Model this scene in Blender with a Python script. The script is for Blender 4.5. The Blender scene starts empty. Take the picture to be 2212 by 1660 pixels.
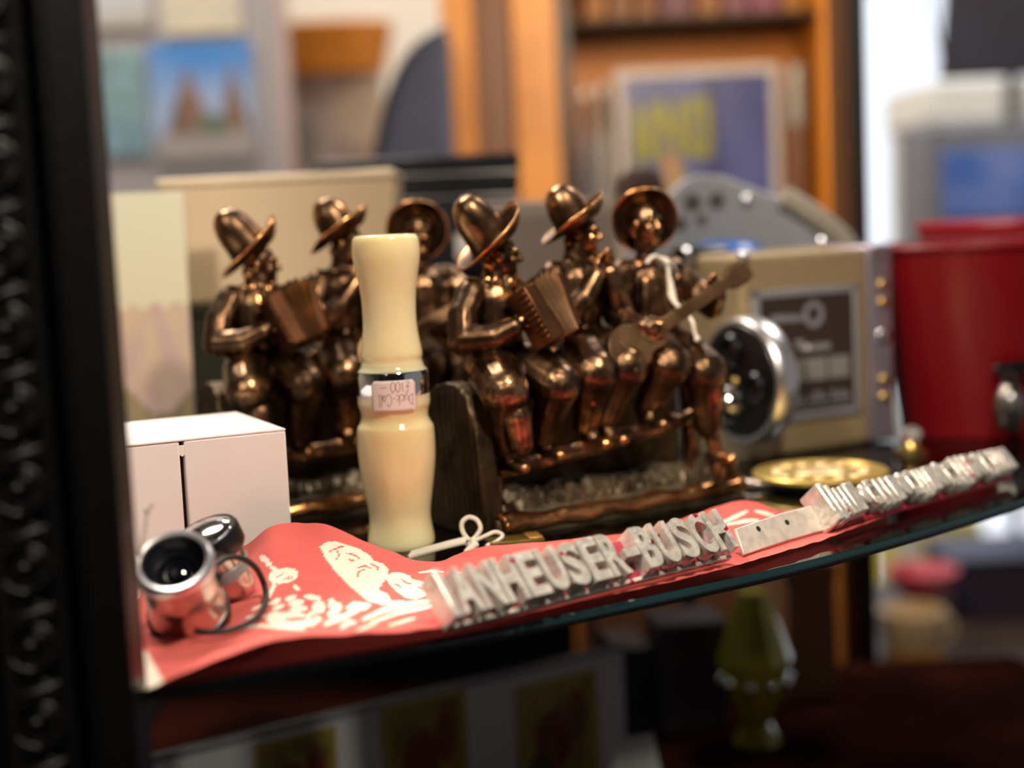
import bpy, bmesh, math, random
from mathutils import Vector, Matrix, noise
random.seed(7)
scene = bpy.context.scene
COL = scene.collection
PI = math.pi

# ------------------------------------------------------------------ camera
IMG_W, IMG_H = 2212, 1660
HFOV, PITCH, ROLL, CAM_H = 38.0, 6.0, 2.6, 0.131
FPX = IMG_W / 2 / math.tan(math.radians(HFOV / 2))
_p, _r = math.radians(PITCH), math.radians(ROLL)
FWD = Vector((0, math.cos(_p), -math.sin(_p)))
_right0 = Vector((1, 0, 0)); _up0 = _right0.cross(FWD)
RIGHT = _right0 * math.cos(_r) - _up0 * math.sin(_r)
UP = _up0 * math.cos(_r) + _right0 * math.sin(_r)
EYE = Vector((0, 0, CAM_H))
cam = bpy.data.cameras.new('camera')
cam.sensor_width = 36.0
cam.sensor_fit = 'HORIZONTAL'
cam.angle = math.radians(HFOV)
cam.clip_start = 0.02
cam.clip_end = 50
cam.dof.use_dof = True
cam.dof.focus_distance = 0.565
cam.dof.aperture_fstop = 3.9
cam_o = bpy.data.objects.new('camera', cam); COL.objects.link(cam_o)
cam_o.matrix_world = Matrix(((RIGHT.x, UP.x, -FWD.x, EYE.x), (RIGHT.y, UP.y, -FWD.y, EYE.y),
                             (RIGHT.z, UP.z, -FWD.z, EYE.z), (0, 0, 0, 1)))
scene.camera = cam_o

# ------------------------------------------------------------------ world, lamps, exposure
world = bpy.data.worlds.new('world'); scene.world = world
world.use_nodes = True
world.node_tree.nodes['Background'].inputs[0].default_value = (0.85, 0.80, 0.78, 1)
world.node_tree.nodes['Background'].inputs[1].default_value = 0.22
scene.view_settings.view_transform = 'Standard'
scene.view_settings.look = 'None'
scene.view_settings.exposure = 0.0
scene.view_settings.gamma = 1.0
scene.view_settings.use_curve_mapping = False

def lamp(name, loc, target, power, size, col, spot=None):
    l = bpy.data.lights.new(name, 'SPOT' if spot else 'AREA')
    l.energy = power; l.color = col
    if spot:
        l.spot_size = math.radians(spot); l.spot_blend = 0.6; l.shadow_soft_size = size
    else:
        l.shape = 'DISK'; l.size = size
    o = bpy.data.objects.new(name, l); COL.objects.link(o)
    o.location = loc
    o.rotation_euler = (Vector(target) - Vector(loc)).to_track_quat('-Z', 'Y').to_euler()
    return o
WARM = (1.0, 0.80, 0.58)
lamp('cabinet_lamp', (-0.22, 0.20, 0.50), (-0.08, 0.56, 0.02), 3.5, 0.05, (1.0, 0.88, 0.74))
lamp('cabinet_lamp', (0.16, 0.26, 0.55), (0.04, 0.62, 0.02), 3.9, 0.05, (1.0, 0.86, 0.68))
lamp('unseen_room_lamp', (-0.6, 1.35, 1.45), (-0.5, 2.0, 0.0), 36, 0.6, (1.0, 0.90, 0.80))  # unseen lamp, put in to light the background of the room
lamp('unseen_room_lamp', (0.17, 1.12, 0.37), (0.22, 1.62, 0.24), 2.5, 0.14, (1.0, 0.82, 0.58))  # unseen low lamp, added to brighten the bookcase bay and its back board
lamp('unseen_room_lamp', (-0.25, 2.35, 1.45), (-0.25, 2.9, 0.3), 26, 0.5, (1.0, 0.92, 0.84))  # unseen lamp, added to lift the dim back wall and side table
lamp('unseen_room_lamp', (0.85, 1.45, 1.45), (0.85, 2.2, 0.0), 22, 0.4, (1.0, 0.93, 0.86))  # unseen lamp, added to brighten the backlit white ledge
lamp('unseen_room_lamp', (-0.9, -1.2, 1.35), (0, 0.4, 0.0), 12, 0.7, (1.0, 0.88, 0.76))  # unseen lamp behind the camera, put in to vary the reflections

# ------------------------------------------------------------------ geometry helpers
def pxY(x, y, Y):
    d = FWD + RIGHT * ((x - IMG_W / 2) / FPX) - UP * ((y - IMG_H / 2) / FPX)
    return EYE + d * (Y / d.y)
def pxZ(x, y, z=0.0):
    d = FWD + RIGHT * ((x - IMG_W / 2) / FPX) - UP * ((y - IMG_H / 2) / FPX)
    return EYE + d * ((z - CAM_H) / d.z)

class MB:
    """collects closed shapes for one mesh"""
    def __init__(self): self.v = []; self.f = []
    def add(self, vs, fs):
        n = len(self.v); self.v += [tuple(p) for p in vs]; self.f += [tuple(i + n for i in f) for f in fs]; return self
    def box(self, lo, hi, M=None):
        vs = [Vector((x, y, z)) for z in (lo[2], hi[2]) for y in (lo[1], hi[1]) for x in (lo[0], hi[0])]
        if M is not None: vs = [M @ p for p in vs]
        return self.add(vs, [(0, 2, 3, 1), (4, 5, 7, 6), (0, 1, 5, 4), (2, 6, 7, 3), (0, 4, 6, 2), (1, 3, 7, 5)])
    def rings(self, rings, closed_ends=True, loop=False):
        n = len(rings[0]); vs = [p for r in rings for p in r]; fs = []
        m = len(rings)
        for i in range(m if loop else m - 1):
            a, b = i * n, ((i + 1) % m) * n
            for j in range(n):
                k = (j + 1) % n
                fs.append((a + j, a + k, b + k, b + j))
        if closed_ends and not loop:
            fs.append(tuple(range(n - 1, -1, -1))); fs.append(tuple((m - 1) * n + j for j in range(n)))
        return self.add(vs, fs)
    def lathe(self, prof, seg=48, M=None, loop=False):
        rs = []
        for r, z in prof:
            ring = [Vector((r * math.cos(2 * PI * j / seg), r * math.sin(2 * PI * j / seg), z)) for j in range(seg)]
            if M is not None: ring = [M @ p for p in ring]
            rs.append(ring)
        return self.rings(rs, closed_ends=not loop, loop=loop)
    def tube(self, pts, rad, seg=10, loop=False):
        pts = [Vector(p) for p in pts]; n = len(pts)
        rads = rad if isinstance(rad, (list, tuple)) else [rad] * n
        rs = []; ref = Vector((0.13, 0.21, 0.97))
        for i, p in enumerate(pts):
            if loop: t = pts[(i + 1) % n] - pts[i - 1]
            else: t = pts[min(i + 1, n - 1)] - pts[max(i - 1, 0)]
            t.normalize()
            if i == 0:
                a = t.cross(ref)
                if a.length < 1e-3: a = t.cross(Vector((1, 0, 0)))
                a.normalize()
            else:
                a = a - t * a.dot(t); a.normalize()
            b = t.cross(a)
            rs.append([p + (a * math.cos(2 * PI * j / seg) + b * math.sin(2 * PI * j / seg)) * rads[i] for j in range(seg)])
        return self.rings(rs, closed_ends=True, loop=loop)
    def capsule(self, p, q, r1, r2, seg=14, caps=5):
        p, q = Vector(p), Vector(q); t = (q - p)
        if t.length < 1e-9: t = Vector((0, 0, 1e-6))
        t.normalize()
        pts = []; rad = []
        for i in range(caps):
            a = -PI / 2 + (i + 0.25) / caps * PI / 2
            pts.append(p + t * r1 * math.sin(a)); rad.append(r1 * math.cos(a))
        pts += [p, q]; rad += [r1, r2]
        for i in range(caps):
            a = (i + 0.75) / caps * PI / 2
            pts.append(q + t * r2 * math.sin(a)); rad.append(r2 * math.cos(a))
        return self.tube(pts, rad, seg)
    def chain(self, pts, rads, seg=14):
        for i in range(len(pts) - 1): self.capsule(pts[i], pts[i + 1], rads[i], rads[i + 1], seg)
        return self
    def ellipsoid(self, c, r, M=None, seg=16, rn=10):
        c = Vector(c); rs = []
        for i in range(rn + 1):
            a = -PI / 2 + (i + (0.12 if i == 0 else -0.12 if i == rn else 0)) / rn * PI
            ring = []
            for j in range(seg):
                p = Vector((r[0] * math.cos(a) * math.cos(2 * PI * j / seg), r[1] * math.cos(a) * math.sin(2 * PI * j / seg), r[2] * math.sin(a)))
                if M is not None: p = M @ p
                ring.append(c + p)
            rs.append(ring)
        return self.rings(rs)
    def prism(self, poly, z0, z1, M=None):
        n = len(poly)
        vs = [Vector((x, y, z0)) for x, y in poly] + [Vector((x, y, z1)) for x, y in poly]
        if M is not None: vs = [M @ p for p in vs]
        fs = [tuple(range(n - 1, -1, -1)), tuple(range(n, 2 * n))] + [(i, (i + 1) % n, n + (i + 1) % n, n + i) for i in range(n)]
        return self.add(vs, fs)
    def mesh(self, name):
        me = bpy.data.meshes.new(name); me.from_pydata(self.v, [], self.f); me.update()
        bm = bmesh.new(); bm.from_mesh(me); bmesh.ops.recalc_face_normals(bm, faces=bm.faces); bm.to_mesh(me); bm.free()
        return me

def frame(origin, zaxis, xhint=(1, 0, 0)):
    z = Vector(zaxis).normalized(); x = Vector(xhint); x = (x - z * x.dot(z)).normalized(); y = z.cross(x)
    o = Vector(origin)
    return Matrix(((x.x, y.x, z.x, o.x), (x.y, y.y, z.y, o.y), (x.z, y.z, z.z, o.z), (0, 0, 0, 1)))

def smooth(me, angle=40):
    for p in me.polygons: p.use_smooth = True
    try: me.set_sharp_from_angle(angle=math.radians(angle))
    except Exception: pass

def obj(name, mb, mat, parent=None, sm=40, bevel=0, seg=2):
    me = mb.mesh(name) if isinstance(mb, MB) else mb
    if sm: smooth(me, sm)
    o = bpy.data.objects.new(name, me); COL.objects.link(o)
    if mat is not None:
        me.materials.clear(); me.materials.append(mat)
    if parent is not None: o.parent = parent
    if bevel:
        b = o.modifiers.new('bevel', 'BEVEL'); b.width = bevel; b.segments = seg; b.limit_method = 'ANGLE'; b.angle_limit = math.radians(40)
    return o
def tag(o, label, cat, group=None):
    o['label'] = label; o['category'] = cat
    if group: o['group'] = group
    return o
def thing(name, label, cat, loc=(0, 0, 0), rz=0.0, group=None):
    o = bpy.data.objects.new(name, None); COL.objects.link(o)
    o.empty_display_size = 0.02
    o.location = loc; o.rotation_euler = (0, 0, rz)
    return tag(o, label, cat, group)
def structure(o):
    o['kind'] = 'structure'; return o

# ------------------------------------------------------------------ materials
def lin(h):
    h = h.lstrip('#'); c = [int(h[i:i + 2], 16) / 255 for i in (0, 2, 4)]
    return tuple(((x + 0.055) / 1.055) ** 2.4 if x > 0.04045 else x / 12.92 for x in c) + (1.0,)
def mat(name, col, rough=0.5, metal=0.0, var=0.12, scale=40.0, bump=0.0, bscale=200.0, col2=None, **kw):
    m = bpy.data.materials.new(name); m.use_nodes = True
    nt = m.node_tree; b = nt.nodes['Principled BSDF']
    c = lin(col) if isinstance(col, str) else col
    tc = nt.nodes.new('ShaderNodeTexCoord'); nz = nt.nodes.new('ShaderNodeTexNoise')
    nz.inputs['Scale'].default_value = scale; nz.inputs['Detail'].default_value = 5
    nt.links.new(tc.outputs['Object'], nz.inputs['Vector'])
    ramp = nt.nodes.new('ShaderNodeValToRGB'); nt.links.new(nz.outputs['Fac'], ramp.inputs['Fac'])
    c2 = lin(col2) if col2 else tuple(min(1, x * (1 - var)) for x in c[:3]) + (1,)
    ramp.color_ramp.elements[0].position = 0.35; ramp.color_ramp.elements[0].color = c2
    ramp.color_ramp.elements[1].position = 0.62; ramp.color_ramp.elements[1].color = c
    nt.links.new(ramp.outputs['Color'], b.inputs['Base Color'])
    b.inputs['Roughness'].default_value = rough; b.inputs['Metallic'].default_value = metal
    if bump:
        n2 = nt.nodes.new('ShaderNodeTexNoise'); n2.inputs['Scale'].default_value = bscale; n2.inputs['Detail'].default_value = 4
        nt.links.new(tc.outputs['Object'], n2.inputs['Vector'])
        bp = nt.nodes.new('ShaderNodeBump'); bp.inputs['Strength'].default_value = bump; bp.inputs['Distance'].default_value = 0.001
        nt.links.new(n2.outputs['Fac'], bp.inputs['Height']); nt.links.new(bp.outputs['Normal'], b.inputs['Normal'])
    for k, v in kw.items(): b.inputs[k].default_value = v
    return m
def attr_mat(name, rough=0.6, bump=0.0, bscale=900):
    m = bpy.data.materials.new(name); m.use_nodes = True; nt = m.node_tree; b = nt.nodes['Principled BSDF']
    a = nt.nodes.new('ShaderNodeVertexColor'); a.layer_name = 'print'
    nt.links.new(a.outputs['Color'], b.inputs['Base Color']); b.inputs['Roughness'].default_value = rough
    b.inputs['Specular IOR Level'].default_value = 0.3
    if bump:
        tc = nt.nodes.new('ShaderNodeTexCoord'); n2 = nt.nodes.new('ShaderNodeTexNoise'); n2.inputs['Scale'].default_value = bscale
        nt.links.new(tc.outputs['Object'], n2.inputs['Vector'])
        bp = nt.nodes.new('ShaderNodeBump'); bp.inputs['Strength'].default_value = bump; bp.inputs['Distance'].default_value = 0.0006
        nt.links.new(n2.outputs['Fac'], bp.inputs['Height']); nt.links.new(bp.outputs['Normal'], b.inputs['Normal'])
    return m
def emit_mat(name, col, strength):
    m = bpy.data.materials.new(name); m.use_nodes = True; nt = m.node_tree
    nt.nodes.remove(nt.nodes['Principled BSDF'])
    e = nt.nodes.new('ShaderNodeEmission'); e.inputs[0].default_value = lin(col); e.inputs[1].default_value = strength
    nt.links.new(e.outputs[0], nt.nodes['Material Output'].inputs[0]); return m

def bronze_mat():
    m = bpy.data.materials.new('patinated_bronze'); m.use_nodes = True; nt = m.node_tree; b = nt.nodes['Principled BSDF']
    tc = nt.nodes.new('ShaderNodeTexCoord'); nz = nt.nodes.new('ShaderNodeTexNoise')
    nz.inputs['Scale'].default_value = 75; nz.inputs['Detail'].default_value = 6
    nt.links.new(tc.outputs['Object'], nz.inputs['Vector'])
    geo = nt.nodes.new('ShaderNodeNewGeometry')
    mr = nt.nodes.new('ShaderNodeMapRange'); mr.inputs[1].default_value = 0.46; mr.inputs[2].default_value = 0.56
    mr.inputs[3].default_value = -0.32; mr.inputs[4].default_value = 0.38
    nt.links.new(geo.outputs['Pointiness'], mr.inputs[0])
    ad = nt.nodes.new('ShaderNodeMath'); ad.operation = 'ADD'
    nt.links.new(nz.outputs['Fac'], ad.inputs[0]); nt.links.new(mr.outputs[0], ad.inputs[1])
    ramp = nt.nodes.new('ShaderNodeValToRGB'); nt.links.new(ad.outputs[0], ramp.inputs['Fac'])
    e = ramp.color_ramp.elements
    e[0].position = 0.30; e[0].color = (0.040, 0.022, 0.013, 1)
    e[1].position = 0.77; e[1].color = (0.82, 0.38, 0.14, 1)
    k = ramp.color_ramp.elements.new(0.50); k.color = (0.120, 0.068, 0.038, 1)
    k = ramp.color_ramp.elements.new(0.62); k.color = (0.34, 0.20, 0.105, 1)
    nt.links.new(ramp.outputs['Color'], b.inputs['Base Color'])
    b.inputs['Metallic'].default_value = 1.0
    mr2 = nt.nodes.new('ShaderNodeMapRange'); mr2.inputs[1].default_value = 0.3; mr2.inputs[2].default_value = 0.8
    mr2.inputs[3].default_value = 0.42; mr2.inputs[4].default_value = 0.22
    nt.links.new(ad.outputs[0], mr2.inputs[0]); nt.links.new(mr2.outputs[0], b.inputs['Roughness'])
    n2 = nt.nodes.new('ShaderNodeTexNoise'); n2.inputs['Scale'].default_value = 500; n2.inputs['Detail'].default_value = 3
    nt.links.new(tc.outputs['Object'], n2.inputs['Vector'])
    bp = nt.nodes.new('ShaderNodeBump'); bp.inputs['Strength'].default_value = 0.12; bp.inputs['Distance'].default_value = 0.0006
    nt.links.new(n2.outputs['Fac'], bp.inputs['Height']); nt.links.new(bp.outputs['Normal'], b.inputs['Normal'])
    return m

M_BRONZE = bronze_mat()
M_BRONZE_DULL = mat('dull_dark_bronze', (0.10, 0.070, 0.040, 1), 0.45, 1.0, var=0.6, scale=60, bump=0.3, bscale=400)
M_BRONZE_EARTH = mat('earthy_bronze', (0.20, 0.150, 0.092, 1), 0.48, 0.75, var=0.45, scale=60, bump=0.3, bscale=400)
M_REDBRONZE = mat('reddish_bronze', (0.20, 0.085, 0.038, 1), 0.42, 1.0, var=0.5, scale=70)
M_TANBRONZE = mat('tan_bronze', (0.30, 0.175, 0.09, 1), 0.42, 1.0, var=0.45, scale=70)
M_COPPER = mat('rubbed_copper', (0.80, 0.40, 0.17, 1), 0.25, 1.0, scale=45, col2='#6b4322')
M_BLACKWOOD = mat('black_lacquered_wood', '#050505', 0.38, bump=0.2, bscale=300, **{'Specular IOR Level': 0.22})
M_CHROME = mat('chrome', (0.82, 0.83, 0.86, 1), 0.09, 1.0, var=0.08)
M_STEEL = mat('dull_steel', (0.62, 0.61, 0.60, 1), 0.3, 1.0, var=0.25)
M_BLACK = mat('black_plastic', '#0c0c0e', 0.3)
M_RUBBER = mat('black_rubber', '#100e0d', 0.45)
M_STRING = mat('white_cotton_string', '#efe6d6', 0.85, bump=0.5, bscale=1500)
M_WHITE = mat('white_card', '#f3ecea', 0.6, var=0.03)
M_BRASS = mat('brass', (0.85, 0.60, 0.20, 1), 0.28, 1.0, var=0.3, scale=120)

def glass_mat(name, tint, ior=1.5):
    m = bpy.data.materials.new(name); m.use_nodes = True; nt = m.node_tree
    nt.nodes.remove(nt.nodes['Principled BSDF'])
    t = nt.nodes.new('ShaderNodeBsdfTransparent'); t.inputs[0].default_value = tint
    g = nt.nodes.new('ShaderNodeBsdfGlossy'); g.inputs['Roughness'].default_value = 0.03
    fr = nt.nodes.new('ShaderNodeFresnel'); fr.inputs[0].default_value = ior
    mx = nt.nodes.new('ShaderNodeMixShader')
    nt.links.new(fr.outputs[0], mx.inputs[0]); nt.links.new(t.outputs[0], mx.inputs[1]); nt.links.new(g.outputs[0], mx.inputs[2])
    nt.links.new(mx.outputs[0], nt.nodes['Material Output'].inputs[0]); return m
M_GLASS = glass_mat('clear_shelf_glass', (0.80, 0.88, 0.86, 1))
M_GLASSEDGE = mat('green_glass_edge', '#142a2e', 0.08, var=0.2, scale=20)

# ------------------------------------------------------------------ room shell
M_WALL = mat('beige_plaster', '#b0a698', 0.8, scale=3)
M_FLOOR = mat('brown_floor', '#4a3428', 0.5, scale=4)
Z_FLOOR = -0.95
structure(obj('floor', MB().box((-2.4, -2.2, Z_FLOOR - 0.05), (2.6, 3.3, Z_FLOOR)), M_FLOOR, sm=0))
structure(obj('wall_back', MB().box((-2.4, 3.2, Z_FLOOR), (0.62, 3.3, 1.7)), M_WALL, sm=0))
structure(obj('wall_left', MB().box((-2.5, -2.2, Z_FLOOR), (-2.4, 3.3, 1.7)), M_WALL, sm=0))
structure(obj('wall_rear', MB().box((-2.4, -2.3, Z_FLOOR), (2.6, -2.2, 1.7)), mat('dark_shop_wall', '#3a322c', 0.7, scale=3), sm=0))
structure(obj('ceiling', MB().box((-2.4, -2.2, 1.7), (2.6, 3.3, 1.75)), mat('dim_ceiling', '#6a6058', 0.8, scale=3), sm=0))

# shop window with daylight, at the right end of the back wall
M_DAY = emit_mat('daylight', '#eef4ff', 1.35)
M_FRAME_W = mat('white_window_frame', '#cfcfca', 0.5)
wpane = structure(obj('window_1', MB().box((0.62, 3.24, -0.75), (2.6, 3.26, 1.7)), M_DAY, sm=0))
for x0, x1, z0, z1 in ((0.62, 0.66, -0.75, 1.7), (1.62, 1.68, -0.75, 1.7), (0.66, 2.6, -0.75, -0.70), (0.66, 2.6, 0.60, 0.64)):
    obj('window_frame', MB().box((x0, 3.19, z0), (x1, 3.24, z1)), M_FRAME_W, wpane, sm=0)
structure(obj('wall_front', MB().box((0.62, 3.2, Z_FLOOR), (2.6, 3.3, -0.75)), M_WALL, sm=0))

# ------------------------------------------------------------------ glass shelf with bowed front
EDGE_PX = [(309, 1487), (650, 1427), (1000, 1371), (1240, 1322), (1500, 1267), (1723, 1219), (1950, 1156), (2212, 1078)]
edge = [pxZ(x, y, 0.0) for x, y in EDGE_PX]
edge = [Vector((-0.26, edge[0].y + 0.004, 0)), Vector((-0.165, edge[0].y - 0.006, 0))] + edge
d = (edge[-1] - edge[-2]).normalized()
edge += [edge[-1] + d * 0.12 + Vector((0, 0.012, 0)), edge[-1] + d * 0.26 + Vector((0, 0.04, 0))]
def spline(pts, n):
    """Catmull-Rom through pts"""
    pts = [Vector(p) for p in pts]; out = []
    P = [pts[0] * 2 - pts[1]] + pts + [pts[-1] * 2 - pts[-2]]
    for i in range(1, len(P) - 2):
        for k in range(n):
            t = k / n; a, b, c, e = P[i - 1], P[i], P[i + 1], P[i + 2]
            out.append(0.5 * ((2 * b) + (c - a) * t + (2 * a - 5 * b + 4 * c - e) * t * t + (3 * b - a - 3 * c + e) * t ** 3))
    out.append(pts[-1]); return out
def smooth_pts(p, n=3):
    for _ in range(n): p = [p[0]] + [(p[i - 1] + p[i] * 2 + p[i + 1]) / 4 for i in range(1, len(p) - 1)] + [p[-1]]
    return p
ecurve = smooth_pts(spline(edge, 8), 30)
SHELF_T = 0.0046
poly = [(p.x, p.y) for p in ecurve]
back = [(poly[-1][0], 1.065), (-0.26, 1.065)]
shelf = obj('glass_shelf', MB().prism([(x, y) for x, y in poly] + back, -SHELF_T, 0.0), M_GLASS, sm=30)
tag(shelf, 'clear glass shelf with a bowed front carrying all the trinkets', 'shelf')
mb = MB()
n = len(poly)
rs = []
for i, (x, y) in enumerate(poly):
    t = Vector(poly[min(i + 1, n - 1)]) - Vector(poly[max(i - 1, 0)]); t.normalize(); nrm = Vector((t.y, -t.x))
    ring = []
    for a, zz in ((0.0, -0.0002), (0.0012, -0.0010), (0.0016, -SHELF_T / 2), (0.0012, -SHELF_T + 0.0010), (0.0, -SHELF_T + 0.0002)):
        ring.append(Vector((x + nrm.x * (a + 0.00004), y + nrm.y * (a + 0.00004), zz)))
    rs.append(ring)
mb.rings(rs)
e_ = obj('polished_edge', mb, M_GLASSEDGE, shelf); e_['label'] = 'dark teal polished glass edge'

# ------------------------------------------------------------------ black carved cabinet stile at the left
post = thing('cabinet_stile', 'black carved wooden cabinet door stile down the left side', 'cabinet frame', (0, 0, -0.25))
def P(v): return (v[0], v[1], v[2] + 0.25)
ZB, ZT = -0.30, 0.52
obj('flat_bar', MB().box(P((-0.1222, 0.408, ZB)), P((-0.1108, 0.426, ZT))), M_BLACKWOOD, post, bevel=0.0015)
obj('groove_strip', MB().box(P((-0.1272, 0.414, ZB)), P((-0.1222, 0.426, ZT))), M_BLACKWOOD, post)
mbm = MB()
prof = []
for k in range(13):
    a = PI * k / 12
    prof.append((-0.1372 - 0.010 * math.cos(a), 0.410 - 0.005 * math.sin(a)))
prof = [(x, y) for x, y in prof] + [(-0.1272, 0.426), (-0.1472, 0.426)]
obj('moulding', MB().prism(prof, ZB + 0.25, ZT + 0.25), M_BLACKWOOD, post)
obj('side_bead', MB().box(P((-0.185, 0.410, ZB)), P((-0.1474, 0.426, ZT))), M_BLACKWOOD, post, bevel=0.002)
mc = MB()                                   # one repeat of the carving: scroll, leaf and beads
arc = [Vector((0.0068 * math.cos(a), -0.0008 * math.sin(a * 2) ** 2, 0.0068 * math.sin(a))) for a in [math.radians(-150 + 300 * k / 20) for k in range(21)]]
mc.tube(arc, [0.0006 + 0.0011 * math.sin(PI * k / 20) for k in range(21)], 8)
arc2 = [p * 0.62 + Vector((0.001, -0.0006, 0)) for p in arc[3:18]]
mc.tube(arc2, [0.0005 + 0.0009 * math.sin(PI * k / 14) for k in range(15)], 8)
mc.ellipsoid((0, -0.0003, 0), (0.0021, 0.0016, 0.0021))
leaf = [Vector((-0.006 + 0.0135 * k / 10, -0.0004 - 0.001 * math.sin(PI * k / 10), 0.0085 + 0.0035 * (k / 10) ** 2)) for k in range(11)]
mc.tube(leaf, [0.0005 + 0.0011 * math.sin(PI * k / 10) for k in range(11)], 8)
mc.ellipsoid((0.0055, -0.0006, 0.0090), (0.0010, 0.0010, 0.0010)); mc.ellipsoid((0.0035, -0.0006, -0.0102), (0.0012, 0.001, 0.0012))
mcm = mc.mesh('carving'); smooth(mcm, 60); mcm.materials.append(M_BLACKWOOD)
zz = -0.29
while zz < 0.26:
    o = bpy.data.objects.new('carving', mcm); COL.objects.link(o); o.parent = post
    o.location = P((-0.1372, 0.4052, zz)); zz += 0.0222

# ------------------------------------------------------------------ lathe-turned duck call
def R3(px): return px / 5230.0
dk = pxZ(868, 1180, 0.0)
duck = thing('duck_call', 'cream turned acrylic duck call standing upright with a chrome band', 'duck call', (dk.x, dk.y, 0))
def zpx(y): return (1183 - y) / 678.0 * 0.1305
M_CREAM = mat('cream_acrylic', '#f3e9bd', 0.13, var=0.10, scale=25, col2='#ecdba6')
_b = M_CREAM.node_tree.nodes['Principled BSDF']
_b.inputs['Subsurface Weight'].default_value = 0.7; _b.inputs['Subsurface Radius'].default_value = (0.85, 0.7, 0.4); _b.inputs['Subsurface Scale'].default_value = 0.010
_b.inputs['Coat Weight'].default_value = 0.4; _b.inputs['Coat Roughness'].default_value = 0.05
up_prof = [(505, 60), (507, 66), (513, 70.5), (523, 72.3), (545, 73), (565, 71), (590, 66.5), (620, 61.5), (650, 58.7), (680, 58), (705, 59), (728, 62), (748, 65.5), (760, 67.2), (766, 66.8), (771, 65.4), (776, 65.4), (781, 67), (788, 69), (793, 73), (797, 76)]
lo_prof = [(848, 78.5), (866, 78.8), (873, 77.5), (882, 74.5), (892, 73), (900, 73.6), (908, 77), (914, 81), (920, 83.5), (935, 84.8), (960, 85.2), (985, 84.3), (1010, 82), (1035, 78.6), (1060, 74.5), (1085, 70.5), (1105, 68), (1122, 67.6), (1140, 69.5), (1158, 72.5), (1168, 73.4), (1175, 72.6), (1181, 69), (1183, 64)]
def fine(p, n=4):
    return [(v.x, v.y) for v in spline([Vector((a, b, 0)) for a, b in p], n)]
ring_out = [(R3(r), zpx(y)) for y, r in fine(up_prof)]
obj('barrel', MB().lathe([(0.0001, zpx(520)), (R3(26), zpx(518)), (R3(34), zpx(505.5)), (R3(52), zpx(504.5))] + ring_out + [(R3(60), zpx(800)), (0.0001, zpx(800))], 64), M_CREAM, duck, sm=50)
obj('insert', MB().lathe([(0.0001, zpx(846)), (R3(60), zpx(846))] + [(R3(r), zpx(y)) for y, r in fine(lo_prof)] + [(0.0001, zpx(1183))], 64), M_CREAM, duck, sm=50)
bd = obj('band', MB().lathe([(R3(70), zpx(796.5)), (R3(76.2), zpx(796.5)), (R3(77.6), zpx(798.5)), (R3(77.9), zpx(822)), (R3(78.2), zpx(846)), (R3(77.6), zpx(848.5)), (R3(70), zpx(848.5))], 64, loop=True), M_CHROME, duck, sm=40)
bd['label'] = 'chrome ring around the middle'
# price sticker wrapped round the band, written upside down
M_STICK = mat('white_sticker', '#efdcd8', 0.55, var=0.02); M_INK = mat('grey_ballpoint_ink', '#5a4644', 0.7)
def wrap(x, z, off):                        # x metres along the surface, z height
    a0 = -PI / 2 + math.atan2(dk.x, -dk.y) * 0 + 0.17
    r = R3(78.6) + off
    a = a0 + x / R3(78.6)
    return Vector((r * math.cos(a), r * math.sin(a), z))
SZ0, SZ1 = zpx(878), zpx(812); SX0, SX1 = -0.0107, 0.0080
def rr(u, v):                               # rounded-rectangle grid
    return u, v
mb = MB(); NX, NZ = 24, 10
def sheet(off, flip):
    vs = []
    for j in range(NZ + 1):
        for i in range(NX + 1):
            z = SZ0 + (SZ1 - SZ0) * j / NZ; x = SX0 + (SX1 - SX0) * i / NX
            dz = min(z - SZ0, SZ1 - z); c = 0.0011
            if dz < c:
                ins = c - math.sqrt(max(0, c * c - (c - dz) ** 2))
                x = min(max(x, SX0 + ins), SX1 - ins)
            vs.append(wrap(x, z, off))
    return vs
q = [(j * (NX + 1) + i, j * (NX + 1) + i + 1, (j + 1) * (NX + 1) + i + 1, (j + 1) * (NX + 1) + i) for j in range(NZ) for i in range(NX)]
mb.add(sheet(0.00018, 0), q)
stk = obj('price_sticker', mb, M_STICK, duck, sm=60)
sol = stk.modifiers.new('thickness', 'SOLIDIFY'); sol.thickness = 0.00012; sol.offset = -1
stk['label'] = 'pale price sticker with upside down handwriting'
def text_mesh(s, extrude=0.0, offset=0.0, res=6, shear=0.0):
    cu = bpy.data.curves.new('text', 'FONT'); cu.body = s; cu.extrude = extrude; cu.offset = offset; cu.resolution_u = res; cu.shear = shear
    cu.size = 1.0
    o = bpy.data.objects.new('text', cu); COL.objects.link(o)
    dg = bpy.context.evaluated_depsgraph_get(); dg.update()
    me = bpy.data.meshes.new_from_object(o.evaluated_get(dg))
    bpy.data.objects.remove(o); bpy.data.curves.remove(cu); return me
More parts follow.
